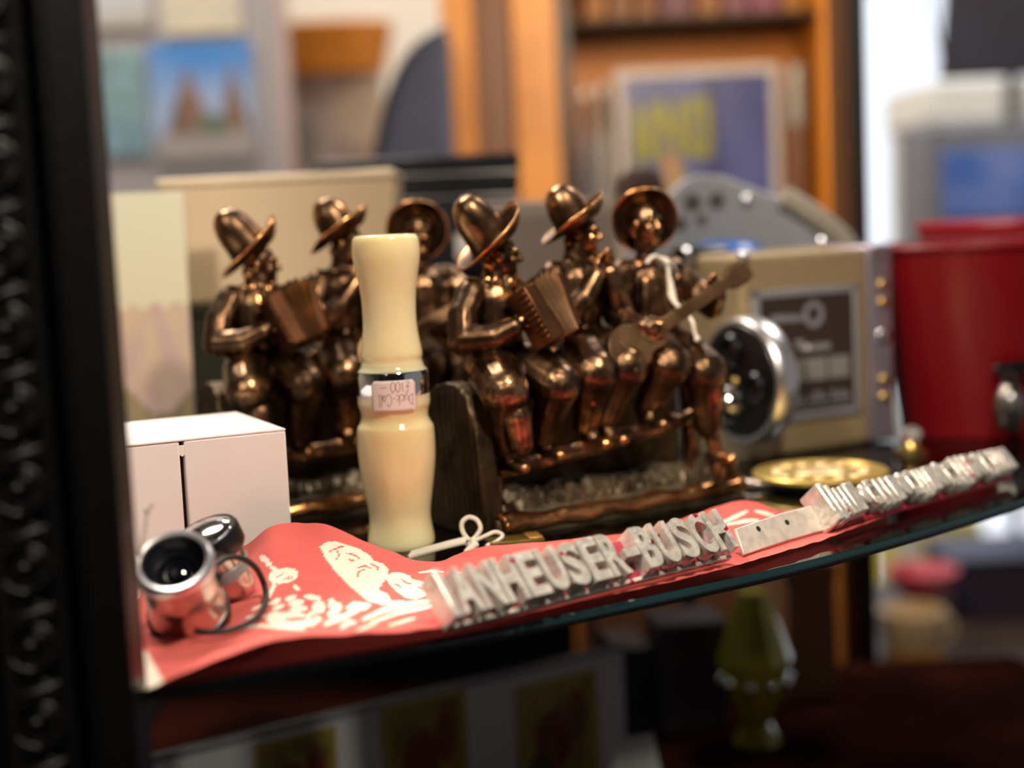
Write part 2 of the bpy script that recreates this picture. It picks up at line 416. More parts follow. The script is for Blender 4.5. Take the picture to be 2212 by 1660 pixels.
# handwriting as pen strokes; coordinates in the upright reading direction, unit = cap height
GLYPH = {
 'D': (0.75, [[(0.05, 0), (0.12, 1)], [(0.0, 0.98), (0.35, 0.95), (0.62, 0.6), (0.5, 0.15), (0.05, 0.02)]]),
 'u': (0.6, [[(0.05, 0.6), (0.05, 0.15), (0.25, 0.0), (0.45, 0.2), (0.48, 0.6), (0.5, 0.05)]]),
 'c': (0.55, [[(0.45, 0.55), (0.2, 0.6), (0.05, 0.3), (0.2, 0.02), (0.48, 0.12)]]),
 'k': (0.6, [[(0.08, 0), (0.1, 1.0)], [(0.48, 0.62), (0.1, 0.3), (0.5, 0.0)]]),
 '-': (0.5, [[(0.0, 0.3), (0.4, 0.36)]]),
 'C': (0.8, [[(0.7, 0.85), (0.45, 1.05), (0.1, 0.7), (0.12, 0.2), (0.42, -0.05), (0.72, 0.15)]]),
 'a': (0.55, [[(0.42, 0.5), (0.2, 0.58), (0.05, 0.28), (0.2, 0.05), (0.4, 0.3), (0.42, 0.52), (0.46, 0.02)]]),
 'l': (0.32, [[(0.12, 1.1), (0.08, 0.3), (0.22, -0.05)]]),
 '£': (0.75, [[(0.6, 0.9), (0.4, 1.05), (0.25, 0.85), (0.28, 0.3), (0.05, 0.0), (0.6, 0.02)], [(0.05, 0.45), (0.5, 0.5)]]),
 '1': (0.32, [[(0.1, 0.95), (0.12, 0.0)]]),
 '0': (0.55, [[(0.3, 0.98), (0.05, 0.6), (0.12, 0.08), (0.4, 0.0), (0.55, 0.45), (0.42, 0.92), (0.25, 0.98)]]),
 '—': (0.9, [[(0.1, 0.45), (0.75, 0.52)]]), ' ': (0.35, [])}
mb = MB()
def scribble(s, xr, zbase, h, pitch):
    x = 0.0
    for ch in s:
        w, st = GLYPH[ch]
        for line in st:
            pts = spline([Vector((a, b, 0)) for a, b in line], 5) if len(line) > 2 else [Vector((a, b, 0)) for a, b in line]
            # rotated half a turn: reading x runs to -x, reading up runs to -z
            mb.tube([wrap(xr - (x + p.x) * h * pitch, zbase - p.y * h, 0.00022) for p in pts], 0.00011, 5)
        x += w
scribble('Duck-Call', 0.0068, SZ0 + 0.0070, 0.0045, 0.66)
scribble('£100 —', 0.0055, SZ1 - 0.0006, 0.0043, 0.85)
obj('handwriting', mb, M_INK, stk, sm=60)

# ------------------------------------------------------------------ printed red bandana
BACK = [(225, 1310, .002), (310, 1275, .003), (440, 1240, .004), (535, 1182, .014), (600, 1140, .022), (700, 1141, .017), (800, 1181, .008), (900, 1217, .003), (960, 1217, .003),
        (1010, 1196, .004), (1100, 1182, .004), (1250, 1171, .004), (1400, 1150, .004), (1500, 1118, .006), (1590, 1089, .009), (1640, 1094, .007), (1700, 1110, .002), (1800, 1085, .002), (1900, 1050, .002)]
FRONT = [(266, 1486, .0015), (310, 1500, .0012), (400, 1462, .0035), (480, 1428, .007), (570, 1397, .010), (640, 1386, .010), (750, 1379, .009), (870, 1372, .007), (960, 1363, .004),
         (1040, 1353, .002), (1140, 1333, .0015), (1280, 1302, .0015), (1400, 1275, .0015), (1520, 1247, .0015), (1600, 1226, .0015), (1660, 1208, .0015), (1730, 1188, .0015), (1820, 1158, .0015), (1920, 1118, .0015)]
bk = spline([pxZ(*p) for p in BACK], 26); fr_ = spline([pxZ(*p) for p in FRONT], 26)
NS, NT = len(bk), 150
def pip(x, y, poly):
    c = False; j = len(poly) - 1
    for i in range(len(poly)):
        xi, yi = poly[i]; xj, yj = poly[j]
        if (yi > y) != (yj > y) and x < (xj - xi) * (y - yi) / (yj - yi) + xi: c = not c
        j = i
    return c
def PZ(pts): return list(pts)                # the print is drawn flat and then laid over the folds of the cloth
def lay(p):
    v = p - EYE; d_ = v.dot(FWD); return IMG_W / 2 + FPX * v.dot(RIGHT) / d_, IMG_H / 2 - FPX * v.dot(UP) / d_
def ell(cx, cy, rx, ry, ang=0.0, n=20):
    a = math.radians(ang); return [(cx + rx * math.cos(t) * math.cos(a) - ry * math.sin(t) * math.sin(a), cy + rx * math.cos(t) * math.sin(a) + ry * math.sin(t) * math.cos(a)) for t in [2 * PI * k / n for k in range(n)]]
def band(pts, w):
    """a stroke of width w (pixels) as a polygon"""
    up, dn = [], []
    for i, p in enumerate(pts):
        a = pts[max(i - 1, 0)]; b = pts[min(i + 1, len(pts) - 1)]; t = Vector((b[0] - a[0], b[1] - a[1])); t.normalize()
        ww = w * (0.55 if i in (0, len(pts) - 1) else 1.0)
        up.append((p[0] - t.y * ww / 2, p[1] + t.x * ww / 2)); dn.append((p[0] + t.y * ww / 2, p[1] - t.x * ww / 2))
    return up + dn[::-1]
PRINT = []          # (polygon in the plane of the cloth, white?)
def W_(pts): PRINT.append((PZ(pts), True))
def K_(pts): PRINT.append((PZ(pts), False))
# large ornament with a scalloped edge
W_([(690, 1182), (702, 1172), (725, 1169), (748, 1176), (775, 1186), (797, 1199), (808, 1212), (828, 1218), (840, 1232), (838, 1248), (825, 1262), (818, 1275), (838, 1284), (845, 1300), (850, 1310), (820, 1305), (795, 1300), (775, 1283), (757, 1268), (740, 1252), (722, 1232), (705, 1210)])
for a in ([(712, 1192), (730, 1184), (745, 1180)], [(724, 1212), (733, 1200), (728, 1190)], [(745, 1196), (762, 1198), (778, 1208)], [(772, 1228), (788, 1222), (800, 1228)], [(770, 1250), (775, 1236), (788, 1230)], [(800, 1218), (816, 1226), (812, 1240)], [(752, 1205), (758, 1212), (765, 1210)]): K_(band(a, 4))
W_([(832, 1248), (845, 1238), (862, 1236), (885, 1244), (890, 1252), (912, 1256), (926, 1266), (932, 1280), (920, 1288), (897, 1296), (875, 1292), (856, 1278), (842, 1264)])
for a in ([(868, 1252), (878, 1260), (890, 1262)], [(900, 1268), (912, 1272), (920, 1282)], [(850, 1262), (862, 1266), (868, 1274)]): K_(band(a, 4))
# long leaf sprays
for a, w in (([(700, 1350), (740, 1334), (775, 1318)], 14), ([(748, 1316), (765, 1306), (800, 1308)], 14), ([(760, 1318), (790, 1314), (800, 1306)], 10), ([(782, 1340), (830, 1318), (880, 1306), (945, 1296)], 13),
             ([(800, 1346), (860, 1324), (910, 1314), (955, 1304)], 10), ([(840, 1352), (880, 1340), (897, 1336)], 7), ([(735, 1358), (755, 1344), (768, 1346)], 12), ([(820, 1306), (850, 1302), (872, 1300)], 8), ([(930, 1290), (960, 1286), (985, 1276)], 8),
             ([(772, 1362), (790, 1356), (815, 1346)], 6)): W_(band(a, w))
# turtle-shell like cobbles
for c in ((596, 1300, 12, 6, -30), (628, 1293, 14, 6, -20), (640, 1303, 18, 7, -12), (602, 1312, 14, 5, -25), (645, 1316, 20, 7, -5), (675, 1291, 20, 6, 8), (688, 1312, 15, 14, 0), (717, 1306, 9, 12, -15), (728, 1313, 10, 12, 20), (719, 1326, 12, 9, -30), (672, 1326, 9, 4, -20), (686, 1336, 10, 4, 25), (715, 1296, 7, 3, -20), (590, 1326, 12, 4, -20), (680, 1345, 16, 4, -35), (640, 1270, 10, 4, 40)): W_(ell(*c))
W_(ell(612, 1244, 33, 17, -8)); [K_(band(a, 3)) for a in ([(594, 1249), (606, 1243), (612, 1240)], [(610, 1256), (622, 1248), (630, 1246)], [(622, 1250), (628, 1252), (632, 1246)])]
W_(band([(588, 1252), (592, 1265), (585, 1280), (580, 1294)], 9)); W_(band([(600, 1262), (612, 1258), (616, 1252)], 5))
W_(ell(625, 1340, 50, 18, 2)); K_(ell(640, 1338, 26, 4, -4)); W_(band([(545, 1318), (570, 1306), (590, 1302)], 8)); W_(band([(520, 1358), (560, 1352), (610, 1356), (660, 1360)], 8)); W_(band([(530, 1336), (555, 1330), (575, 1332)], 7))
for c in ((571, 1208, 11, 7, 30), (581, 1219, 7, 5, 0), (590, 1228, 8, 5, 20)): W_(ell(*c))
# lettering-like blocks along the back and the white border at the corner
for a, w in (([(985, 1240), (1030, 1236), (1075, 1244)], 9), ([(1000, 1250), (1040, 1244), (1080, 1240)], 7), ([(1085, 1220), (1125, 1222), (1160, 1232)], 15), ([(1170, 1210), (1200, 1208), (1230, 1213)], 11), ([(1262, 1195), (1300, 1186), (1340, 1190)], 12), ([(1310, 1200), (1350, 1192), (1370, 1196)], 9),
             ([(1390, 1172), (1420, 1168), (1440, 1160)], 8), ([(1470, 1152), (1505, 1146), (1525, 1140)], 9), ([(1555, 1132), (1590, 1116), (1615, 1104)], 10), ([(1570, 1134), (1610, 1126), (1640, 1124)], 9), ([(1630, 1104), (1655, 1110), (1672, 1114)], 9), ([(905, 1238), (930, 1234), (958, 1236)], 6), ([(940, 1262), (965, 1258), (985, 1262)], 6)): W_(band(a, w))
W_([(140, 1400), (318, 1408), (352, 1470), (330, 1530), (140, 1620)])
W_(ell(300, 1283, 5, 14, 10))
def sm01_(a, b, x):
    t = max(0, min(1, (x - a) / (b - a))); return t * t * (3 - 2 * t)
RED, RED2, WHT = lin('#ec726a'), lin('#e0625c'), lin('#fdf0dc')
vs, cols = [], []
boxes = []
for pg, w in PRINT:
    xs = [p[0] for p in pg]; ys = [p[1] for p in pg]; boxes.append((min(xs), max(xs), min(ys), max(ys), pg, w))
for i in range(NS):
    a, b = fr_[i], bk[i]
    for j in range(NT + 1):
        t = j / NT
        p = a.lerp(b, t)
        e = math.sin(PI * min(1, max(0, t)))
        kb = sm01_(-0.05, -0.01, p.x)
        z = a.z * (1 - t) ** 3 + b.z * t ** 3 + 0.0012 + e * ((0.0022 * (noise.noise(Vector((p.x * 28, p.y * 28, 3.1))) + 0.45)) * (1 - kb) + 0.0005 * kb)
        z += 0.0005 * noise.noise(Vector((p.x * 110, p.y * 110, 9)))
        z = max(z, 0.0009)
        ws = 0.0006 * noise.noise(Vector((p.x * 220, p.y * 220, 1))) * (1 if j in (0, NT) else 0)
        vs.append((p.x, p.y + ws, z))
        c = False
        qx, qy = lay(Vector((p.x, p.y, z)))
        for x0, x1, y0, y1, pg, w in boxes:
            if x0 <= qx <= x1 and y0 <= qy <= y1 and pip(qx, qy, pg): c = w
        if c: cols.append(WHT)
        else:
            k = 0.5 + 0.5 * noise.noise(Vector((p.x * 60, p.y * 60, 5))); cols.append(tuple(RED[m] * k + RED2[m] * (1 - k) for m in range(3)) + (1,))
fs = [(i * (NT + 1) + j, (i + 1) * (NT + 1) + j, (i + 1) * (NT + 1) + j + 1, i * (NT + 1) + j + 1) for i in range(NS - 1) for j in range(NT)]
me = bpy.data.meshes.new('bandana'); me.from_pydata(vs, [], fs); me.update()
if sum(p.normal.z for p in me.polygons) < 0: me.flip_normals()
ca = me.color_attributes.new('print', 'FLOAT_COLOR', 'POINT')
ca.data.foreach_set('color', [x for c in cols for x in c])
M_CLOTH = attr_mat('printed_red_cotton', 0.85, 0.5, 1400)
M_CLOTH.node_tree.nodes['Principled BSDF'].inputs['Specular IOR Level'].default_value = 0.1
M_CLOTH.node_tree.nodes['Principled BSDF'].inputs['Sheen Weight'].default_value = 0.15
bandana = obj('bandana', me, M_CLOTH, sm=180)
_nt = M_CLOTH.node_tree; _tr = _nt.nodes.new('ShaderNodeBsdfTranslucent'); _mx = _nt.nodes.new('ShaderNodeMixShader'); _mx.inputs[0].default_value = 0.2
_at = [n for n in _nt.nodes if n.type == 'VERTEX_COLOR'][0]; _nt.links.new(_at.outputs['Color'], _tr.inputs['Color'])
_ge = _nt.nodes.new('ShaderNodeNewGeometry'); _mr = _nt.nodes.new('ShaderNodeMix'); _mr.data_type = 'RGBA'   # the print is on the upper side only
_nt.links.new(_ge.outputs['Backfacing'], _mr.inputs[0]); _nt.links.new(_at.outputs['Color'], _mr.inputs[6]); _mr.inputs[7].default_value = lin('#c8504c'); _nt.links.new(_mr.outputs[2], _nt.nodes['Principled BSDF'].inputs['Base Color']); _nt.links.new(_mr.outputs[2], _tr.inputs['Color'])
_nt.links.new(_nt.nodes['Principled BSDF'].outputs[0], _mx.inputs[1]); _nt.links.new(_tr.outputs[0], _mx.inputs[2]); _nt.links.new(_mx.outputs[0], _nt.nodes['Material Output'].inputs[0])
tag(bandana, 'red cotton bandana with white print spread along the shelf front', 'bandana')

# ------------------------------------------------------------------ white carton with a slit
bx = thing('white_box', 'plain white cardboard box with a dark slit in its front', 'box', (-0.0905, 0.585, 0.0), math.radians(25.6))
BL, BD, BH = 0.125, 0.072, 0.0550
slit = -0.0415                               # local x of the slit
obj('carton', MB().box((slit + 0.0009, 0, 0), (0, BD, BH)), M_WHITE, bx, bevel=0.0007)
obj('carton_flap', MB().box((-BL, 0.0004, 0), (slit - 0.0009, BD, BH)), M_WHITE, bx, bevel=0.0007)
obj('lid', MB().box((-BL, 0.0, BH), (0.0, BD, BH + 0.0009)), M_WHITE, bx, bevel=0.0003)
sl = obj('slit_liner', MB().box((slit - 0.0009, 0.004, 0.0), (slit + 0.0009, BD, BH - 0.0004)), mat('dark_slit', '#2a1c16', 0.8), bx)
sl['label'] = 'dark narrow slit'
tb = obj('tape_tab', MB().prism([(slit - 0.0011, BH - 0.0016), (slit + 0.0011, BH - 0.0016), (slit + 0.0011, BH - 0.0052), (slit, BH - 0.006), (slit - 0.0011, BH - 0.0052)], 0, 0.0006, Matrix(((1, 0, 0, 0), (0, 0, -1, 0.0012), (0, 1, 0, 0), (0, 0, 0, 1)))), M_WHITE, bx)

# ------------------------------------------------------------------ little chrome and black opera glass
M_SATIN = mat('satin_aluminium', (0.80, 0.80, 0.83, 1), 0.33, 1.0, var=0.1)
M_LENS = mat('dark_coated_lens', '#0a0d18', 0.04, var=0.5, scale=300)
M_LENS.node_tree.nodes['Principled BSDF'].inputs['Coat Weight'].default_value = 1.0
M_TAN = mat('worn_nickel', (0.72, 0.66, 0.60, 1), 0.22, 1.0, var=0.3, scale=150)
og = thing('opera_glass', 'small chrome and black opera glass with a black cord loop on the bandana', 'opera glasses', (-0.110, 0.485, 0.004))
def loc(v): return Vector(v) - Vector((-0.110, 0.485, 0.004))
c1 = pxY(375, 1215, 0.466)
F1 = frame(loc(c1), (0.02, -0.66, 0.75)) @ Matrix.Scale(1.14, 4)
b1 = obj('barrel', MB().lathe([(0.0096, -0.0015), (0.0100, -0.0105), (0.0104, -0.0115), (0.0104, -0.0125), (0.0098, -0.0135), (0.0099, -0.0165), (0.0112, -0.0195), (0.0114, -0.0225), (0.0060, -0.0226), (0.0060, -0.012)], 48, F1, loop=True), M_TAN, og)
obj('eyepiece_ring', MB().lathe([(0.0086, -0.0005), (0.0091, 0.0007), (0.0102, 0.0010), (0.0112, 0.0002), (0.0115, -0.0012), (0.0111, -0.0030), (0.0094, -0.0032)], 56, F1, loop=True), M_SATIN, b1)
obj('eyecup', MB().lathe([(0.0089, 0.0), (0.0082, -0.0022), (0.0066, -0.0042), (0.0056, -0.0048), (0.0055, -0.0085), (0.0092, -0.0085), (0.0092, -0.0004)], 48, F1, loop=True), mat('black_satin_cup', '#15171f', 0.28), b1)
obj('lens', MB().lathe([(0.0001, -0.0030), (0.0022, -0.0034), (0.0042, -0.0044), (0.0055, -0.0058), (0.0055, -0.0085), (0.0001, -0.0085)], 40, F1), M_LENS, b1)
obj('base_ring', MB().lathe([(0.0108, -0.0218), (0.0118, -0.0222), (0.0122, -0.0238), (0.0121, -0.0275), (0.0114, -0.0285), (0.0001, -0.0285), (0.0001, -0.0230)], 48, F1), M_BLACK, og)
c2 = pxY(436, 1152, 0.508)
F2 = frame(loc(c2), (-0.30, -0.30, 0.91))
b2 = obj('barrel', MB().lathe([(0.0122, -0.0004), (0.0128, -0.0016), (0.0128, -0.0075), (0.0122, -0.0085), (0.0001, -0.0085), (0.0001, -0.0004)], 48, F2), M_BLACK, og)
obj('chrome_cap', MB().lathe([(0.0001, 0.0022), (0.0040, 0.0019), (0.0080, 0.0010), (0.0106, -0.0001), (0.0113, -0.0010), (0.0113, -0.0020), (0.0001, -0.0020)], 48, F2), M_CHROME, b2)
obj('lower_tube', MB().lathe([(0.0112, -0.0085), (0.0108, -0.0125), (0.0102, -0.0130), (0.0096, -0.0190), (0.0086, -0.0262), (0.0001, -0.0262), (0.0001, -0.0085)], 48, F2), M_TAN, b2)
obj('grey_collar', MB().lathe([(0.0106, -0.0130), (0.0109, -0.0133), (0.0106, -0.0172), (0.0101, -0.0172)], 48, F2, loop=True), mat('grey_collar', '#8d8f92', 0.35), b2)
q1, q2 = F1 @ Vector((0.0085, 0.004, -0.014)), F2 @ Vector((-0.004, -0.010, -0.011))
obj('bridge', MB().capsule(q1, q2, 0.0032, 0.0036), M_BLACK, og)
cord = [pxY(452, 1232, .488), pxY(485, 1208, .492), pxY(520, 1206, .497), pxY(553, 1228, .502), pxY(572, 1268, .505), pxZ(573, 1305, .0080), pxZ(550, 1338, .0070), pxZ(505, 1360, .0065), pxZ(455, 1367, .0065), pxZ(420, 1362, .0075)]
cd = obj('cord', MB().tube([loc(p) for p in spline(cord, 8)], 0.00105, 10), M_RUBBER, og); cd['label'] = 'black rubber cord loop'
st = [pxY(303, 1205, .462), pxY(308, 1170, .463), pxY(316, 1130, .464), pxY(320, 1100, .465)]
mb = MB().tube([loc(p) for p in spline(st, 5)], 0.0006, 8)
mb.capsule(loc(pxY(320, 1102, .465)), loc(pxY(329, 1089, .465)), 0.0006, 0.0007); mb.capsule(loc(pxY(320, 1102, .465)), loc(pxY(312, 1097, .465)), 0.0006, 0.0006); mb.ellipsoid(loc(pxY(320, 1102, .465)), (.0011, .0011, .0011))
tg = obj('tag_string', mb, M_STRING, og); tg['label'] = 'white cotton string end'
knob = F1 @ Vector((-0.0105, 0.003, -0.006))
obj('hinge_knob', MB().lathe([(0.0001, 0.0), (0.0022, 0.0), (0.0026, -0.0008), (0.0024, -0.0030), (0.0001, -0.0030)], 20, frame(knob, (-0.9, 0.1, 0.3))), M_CHROME, og)

# ------------------------------------------------------------------ cast letter bar along the front edge
M_CAST = mat('worn_silver_paint', '#ddd8ce', 0.24, 0.5, var=0.30, scale=260, bump=0.3, bscale=600)
_nt = M_CAST.node_tree; _n = _nt.nodes.new('ShaderNodeTexNoise'); _n.inputs['Scale'].default_value = 190; _n.inputs['Detail'].default_value = 2
_tc = [n for n in _nt.nodes if n.type == 'TEX_COORD'][0]; _nt.links.new(_tc.outputs['Object'], _n.inputs['Vector'])
_rp = _nt.nodes.new('ShaderNodeValToRGB'); _rp.color_ramp.elements[0].position = 0.665; _rp.color_ramp.elements[1].position = 0.69
_nt.links.new(_n.outputs['Fac'], _rp.inputs['Fac'])
_mc = _nt.nodes.new('ShaderNodeMix'); _mc.data_type = 'RGBA'; _nt.links.new(_rp.outputs['Color'], _mc.inputs[0])
_vr = [n for n in _nt.nodes if n.type == 'VALTORGB' and n is not _rp][0]
_nt.links.new(_vr.outputs['Color'], _mc.inputs[6]); _mc.inputs[7].default_value = lin('#b02040'); _nt.links.new(_mc.outputs[2], _nt.nodes['Principled BSDF'].inputs['Base Color'])
M_REDPAINT = mat('chipped_red_paint', '#a5223c', 0.45, var=0.4, scale=300)
A_ = pxZ(985, 1367, .0052); B_ = pxZ(1602, 1209, .0052)
ax = (B_ - A_); LEN = ax.length; ax.normalize()
nh = Vector((ax.y, -ax.x, 0))                        # horizontal, towards the viewer
tilt = math.radians(48)
upv = (-nh * math.cos(tilt) + Vector((0, 0, 1)) * math.sin(tilt)); nv = (nh * math.sin(tilt) + Vector((0, 0, 1)) * math.cos(tilt))
bar = thing('letter_bar', 'cast silver bar of raised capital letters with red paint in the gaps', 'letter bar', tuple(A_))
BT, LH = 0.0078, 0.0170
# bar frame: x along, y up the tilted face, z out of the face; lower back edge of the letters at height ~BT*cos
low = BT * math.cos(tilt)
BM = Matrix(((ax.x, upv.x, nv.x, -nh.x * BT * math.sin(tilt) * 1.0), (ax.y, upv.y, nv.y, -nh.y * BT * math.sin(tilt)), (ax.z, upv.z, nv.z, 0.0), (0, 0, 0, 1)))
WORD = 'ANHEUSER-BUSCH'
wid = {'-': 0.8, 'N': 1.05, 'H': 1.05, 'U': 1.05}
tot = sum(wid.get(c, 1.0) for c in WORD); x = 0.0045
unit = (LEN - 0.0045) / tot
cache = {}
for ch in WORD:
    w = wid.get(ch, 1.0) * unit
    if ch not in cache:
        cache[ch] = text_mesh(ch, 0.5, 0.035, 4)
    src = cache[ch]; me = src.copy(); me.name = 'letter'
    xs = [v.co.x for v in me.vertices]; ys = [v.co.y for v in me.vertices]; zs = [v.co.z for v in me.vertices]
    x0, x1, y0, y1, z0, z1 = min(xs), max(xs), min(ys), max(ys), min(zs), max(zs)
    for v in me.vertices:
        if ch == '-': yy = 0.36 * LH + (v.co.y - y0) / (y1 - y0) * 0.2 * LH
        else: yy = (v.co.y - y0) / (y1 - y0) * LH
        v.co = BM @ Vector((x + (v.co.x - x0) / (x1 - x0) * w * 0.90, yy, (v.co.z - z0) / (z1 - z0) * BT))
    obj('letter', me, M_CAST, bar, sm=35)
    x += w
pl = obj('red_backing', MB().box((0.002, 0.0008, -0.0016), (LEN, LH - 0.001, 0.0012), BM), M_REDPAINT, bar, bevel=0.0003)
pl['label'] = 'red painted backing strip'
ft = obj('lower_lip', MB().box((0.002, -0.0008, -0.0016), (LEN, 0.0009, 0.0012), BM), M_CAST, bar, bevel=0.0003)
ec = obj('end_cap', MB().box((0.0, -0.0006, -0.0016), (0.0030, LH + 0.0006, BT + 0.0004), BM), M_CAST, bar, bevel=0.0006)
# flat handle with three holes, twisting down on to the cloth
Hpts = [(1608, 1199, 1588, 1142), (1652, 1184, 1636, 1126), (1702, 1168, 1690, 1108), (1762, 1151, 1748, 1093), (1812, 1138, 1796, 1079)]
mb = MB(); rs = []
for a, b, c, dd in Hpts:
    p = pxZ(a, b, .0035) ; pt = pxY(c, dd, p.y + 0.0075)
    p, pt = p - A_, pt - A_
    nn = ax.cross(pt - p).normalized()
    rs.append([p, pt, pt - nn * 0.0016, p - nn * 0.0016])
mb.rings(rs)
hd = obj('flat_handle', mb, mat('pale_silver_paint', '#ddd5c8', 0.35, 0.35, var=0.25, scale=200), bar, sm=30, bevel=0.0004)
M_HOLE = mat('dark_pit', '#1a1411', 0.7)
for cx, cy in ((1638, 1143), (1668, 1150), (1700, 1129)):
    # pits sit on the handle's face
    best = None
    for i in range(len(rs) - 1):
        p0, p1 = Vector(rs[i][0]) + A_, Vector(rs[i + 1][0]) + A_
        t0 = Vector(rs[i][1]) + A_
        nn = (p1 - p0).cross(t0 - p0).normalized()
        dvec = pxY(cx, cy, 1.0) - EYE; k = (p0 - EYE).dot(nn) / dvec.dot(nn); h = EYE + dvec * k
        s = (h - p0).dot((p1 - p0).normalized()) / (p1 - p0).length
        if -0.01 <= s <= 1.01: best = (h, nn)
    if best:
        h, nn = best
        if nn.dot(EYE - h) < 0: nn = -nn
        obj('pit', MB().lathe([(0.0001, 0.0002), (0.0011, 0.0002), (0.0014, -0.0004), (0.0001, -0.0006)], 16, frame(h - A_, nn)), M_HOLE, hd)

# second bar, further along the edge, its letters worn to lumps
C_ = pxZ(1822, 1150, .003); D_ = pxZ(2210, 1038, .003)
ax2 = (D_ - C_); L2 = ax2.length; ax2.normalize(); nh2 = Vector((ax2.y, -ax2.x, 0))
up2 = (-nh2 * math.cos(tilt) + Vector((0, 0, 1)) * math.sin(tilt)); nv2 = (nh2 * math.sin(tilt) + Vector((0, 0, 1)) * math.cos(tilt))
bar2 = thing('letter_bar', 'second silver bar of worn raised lumps running off towards the red pail', 'letter bar', tuple(C_))
BM2 = Matrix(((ax2.x, up2.x, nv2.x, -nh2.x * BT * math.sin(tilt)), (ax2.y, up2.y, nv2.y, -nh2.y * BT * math.sin(tilt)), (ax2.z, up2.z, nv2.z, 0), (0, 0, 0, 1)))
LH2 = 0.0155
obj('end_clip', MB().box((-0.004, -0.0006, -0.002), (-0.0005, LH2 + 0.002, BT + 0.0022), BM2), M_CAST, bar2, bevel=0.0009)
obj('end_clip', MB().box((0.0015, -0.0006, -0.002), (0.0045, LH2 + 0.001, BT + 0.001), BM2), M_CAST, bar2, bevel=0.0009)
obj('red_backing', MB().box((-0.001, 0.0, -0.0016), (L2, LH2 - 0.001, 0.0012), BM2), M_REDPAINT, bar2, bevel=0.0003)
x = 0.0065; k = 0
rnd = random.Random(3)
while x < L2 - 0.006:
    w = rnd.uniform(0.0055, 0.0085); h0 = rnd.uniform(0.0, 0.002); h1 = LH2 - rnd.uniform(0, 0.002)
    mb = MB()
    kind = k % 4
    if kind == 0: mb.box((x, h0, 0), (x + w * .35, h1, BT), BM2).box((x + w * .6, h0, 0), (x + w * .92, h1, BT), BM2).box((x + w * .3, LH2 * .4, 0), (x + w * .7, LH2 * .6, BT * .95), BM2)
    elif kind == 1: mb.box((x, h0, 0), (x + w * .9, h1, BT * 1.05), BM2)
    elif kind == 2: mb.lathe([(w * .48, 0), (w * .48, BT), (w * .3, BT * 1.1), (0.0001, BT * 1.1), (0.0001, 0)], 20, BM2 @ Matrix.Translation((x + w * .47, LH2 * .55, 0)) @ Matrix.Diagonal((1, 1.7, 1, 1)))
    else: mb.box((x, h0, 0), (x + w * .3, h1, BT), BM2).box((x, h1 - .004, 0), (x + w * .9, h1, BT), BM2).box((x, h0, 0), (x + w * .9, h0 + .004, BT), BM2)
    obj('raised_lump', mb, M_CAST, bar2, bevel=0.0006)
    x += w + 0.0006; k += 1

# ------------------------------------------------------------------ bronze bookends with three seated musicians
def L(u, v, z): return Vector((u, -v, z))            # millimetres: along the bench, out to the front, up
def cast(name, mb, voxel=0.55, rough=0.25, iters=3, fscale=0.16, seed=0.0, stretch=(1, 1, 0.55)):
    """weld overlapping shapes into one continuous cast skin; millimetres in, metres out"""
    me0 = mb.mesh(name); o = bpy.data.objects.new(name, me0); COL.objects.link(o)
    r = o.modifiers.new('r', 'REMESH'); r.mode = 'VOXEL'; r.voxel_size = voxel; r.use_smooth_shade = True
    s = o.modifiers.new('s', 'SMOOTH'); s.factor = 0.5; s.iterations = iters
    dg = bpy.context.evaluated_depsgraph_get(); dg.update()
    me = bpy.data.meshes.new_from_object(o.evaluated_get(dg)); bpy.data.objects.remove(o); bpy.data.meshes.remove(me0)
    me.name = name
    nrm = [v.normal.copy() for v in me.vertices]
    for v, n in zip(me.vertices, nrm):
        if rough:
            q = Vector((v.co.x * stretch[0], v.co.y * stretch[1], v.co.z * stretch[2])) * fscale
            v.co += n * rough * (noise.noise(q + Vector((seed, 0, 0))) + 0.5 * noise.noise(q * 2.7 + Vector((0, seed, 0))))
        v.co *= 0.001
    for p in me.polygons: p.use_smooth = True
    return me
def mm(mb):
    mb.v = [(x * .001, y * .001, z * .001) for x, y, z in mb.v]; return mb

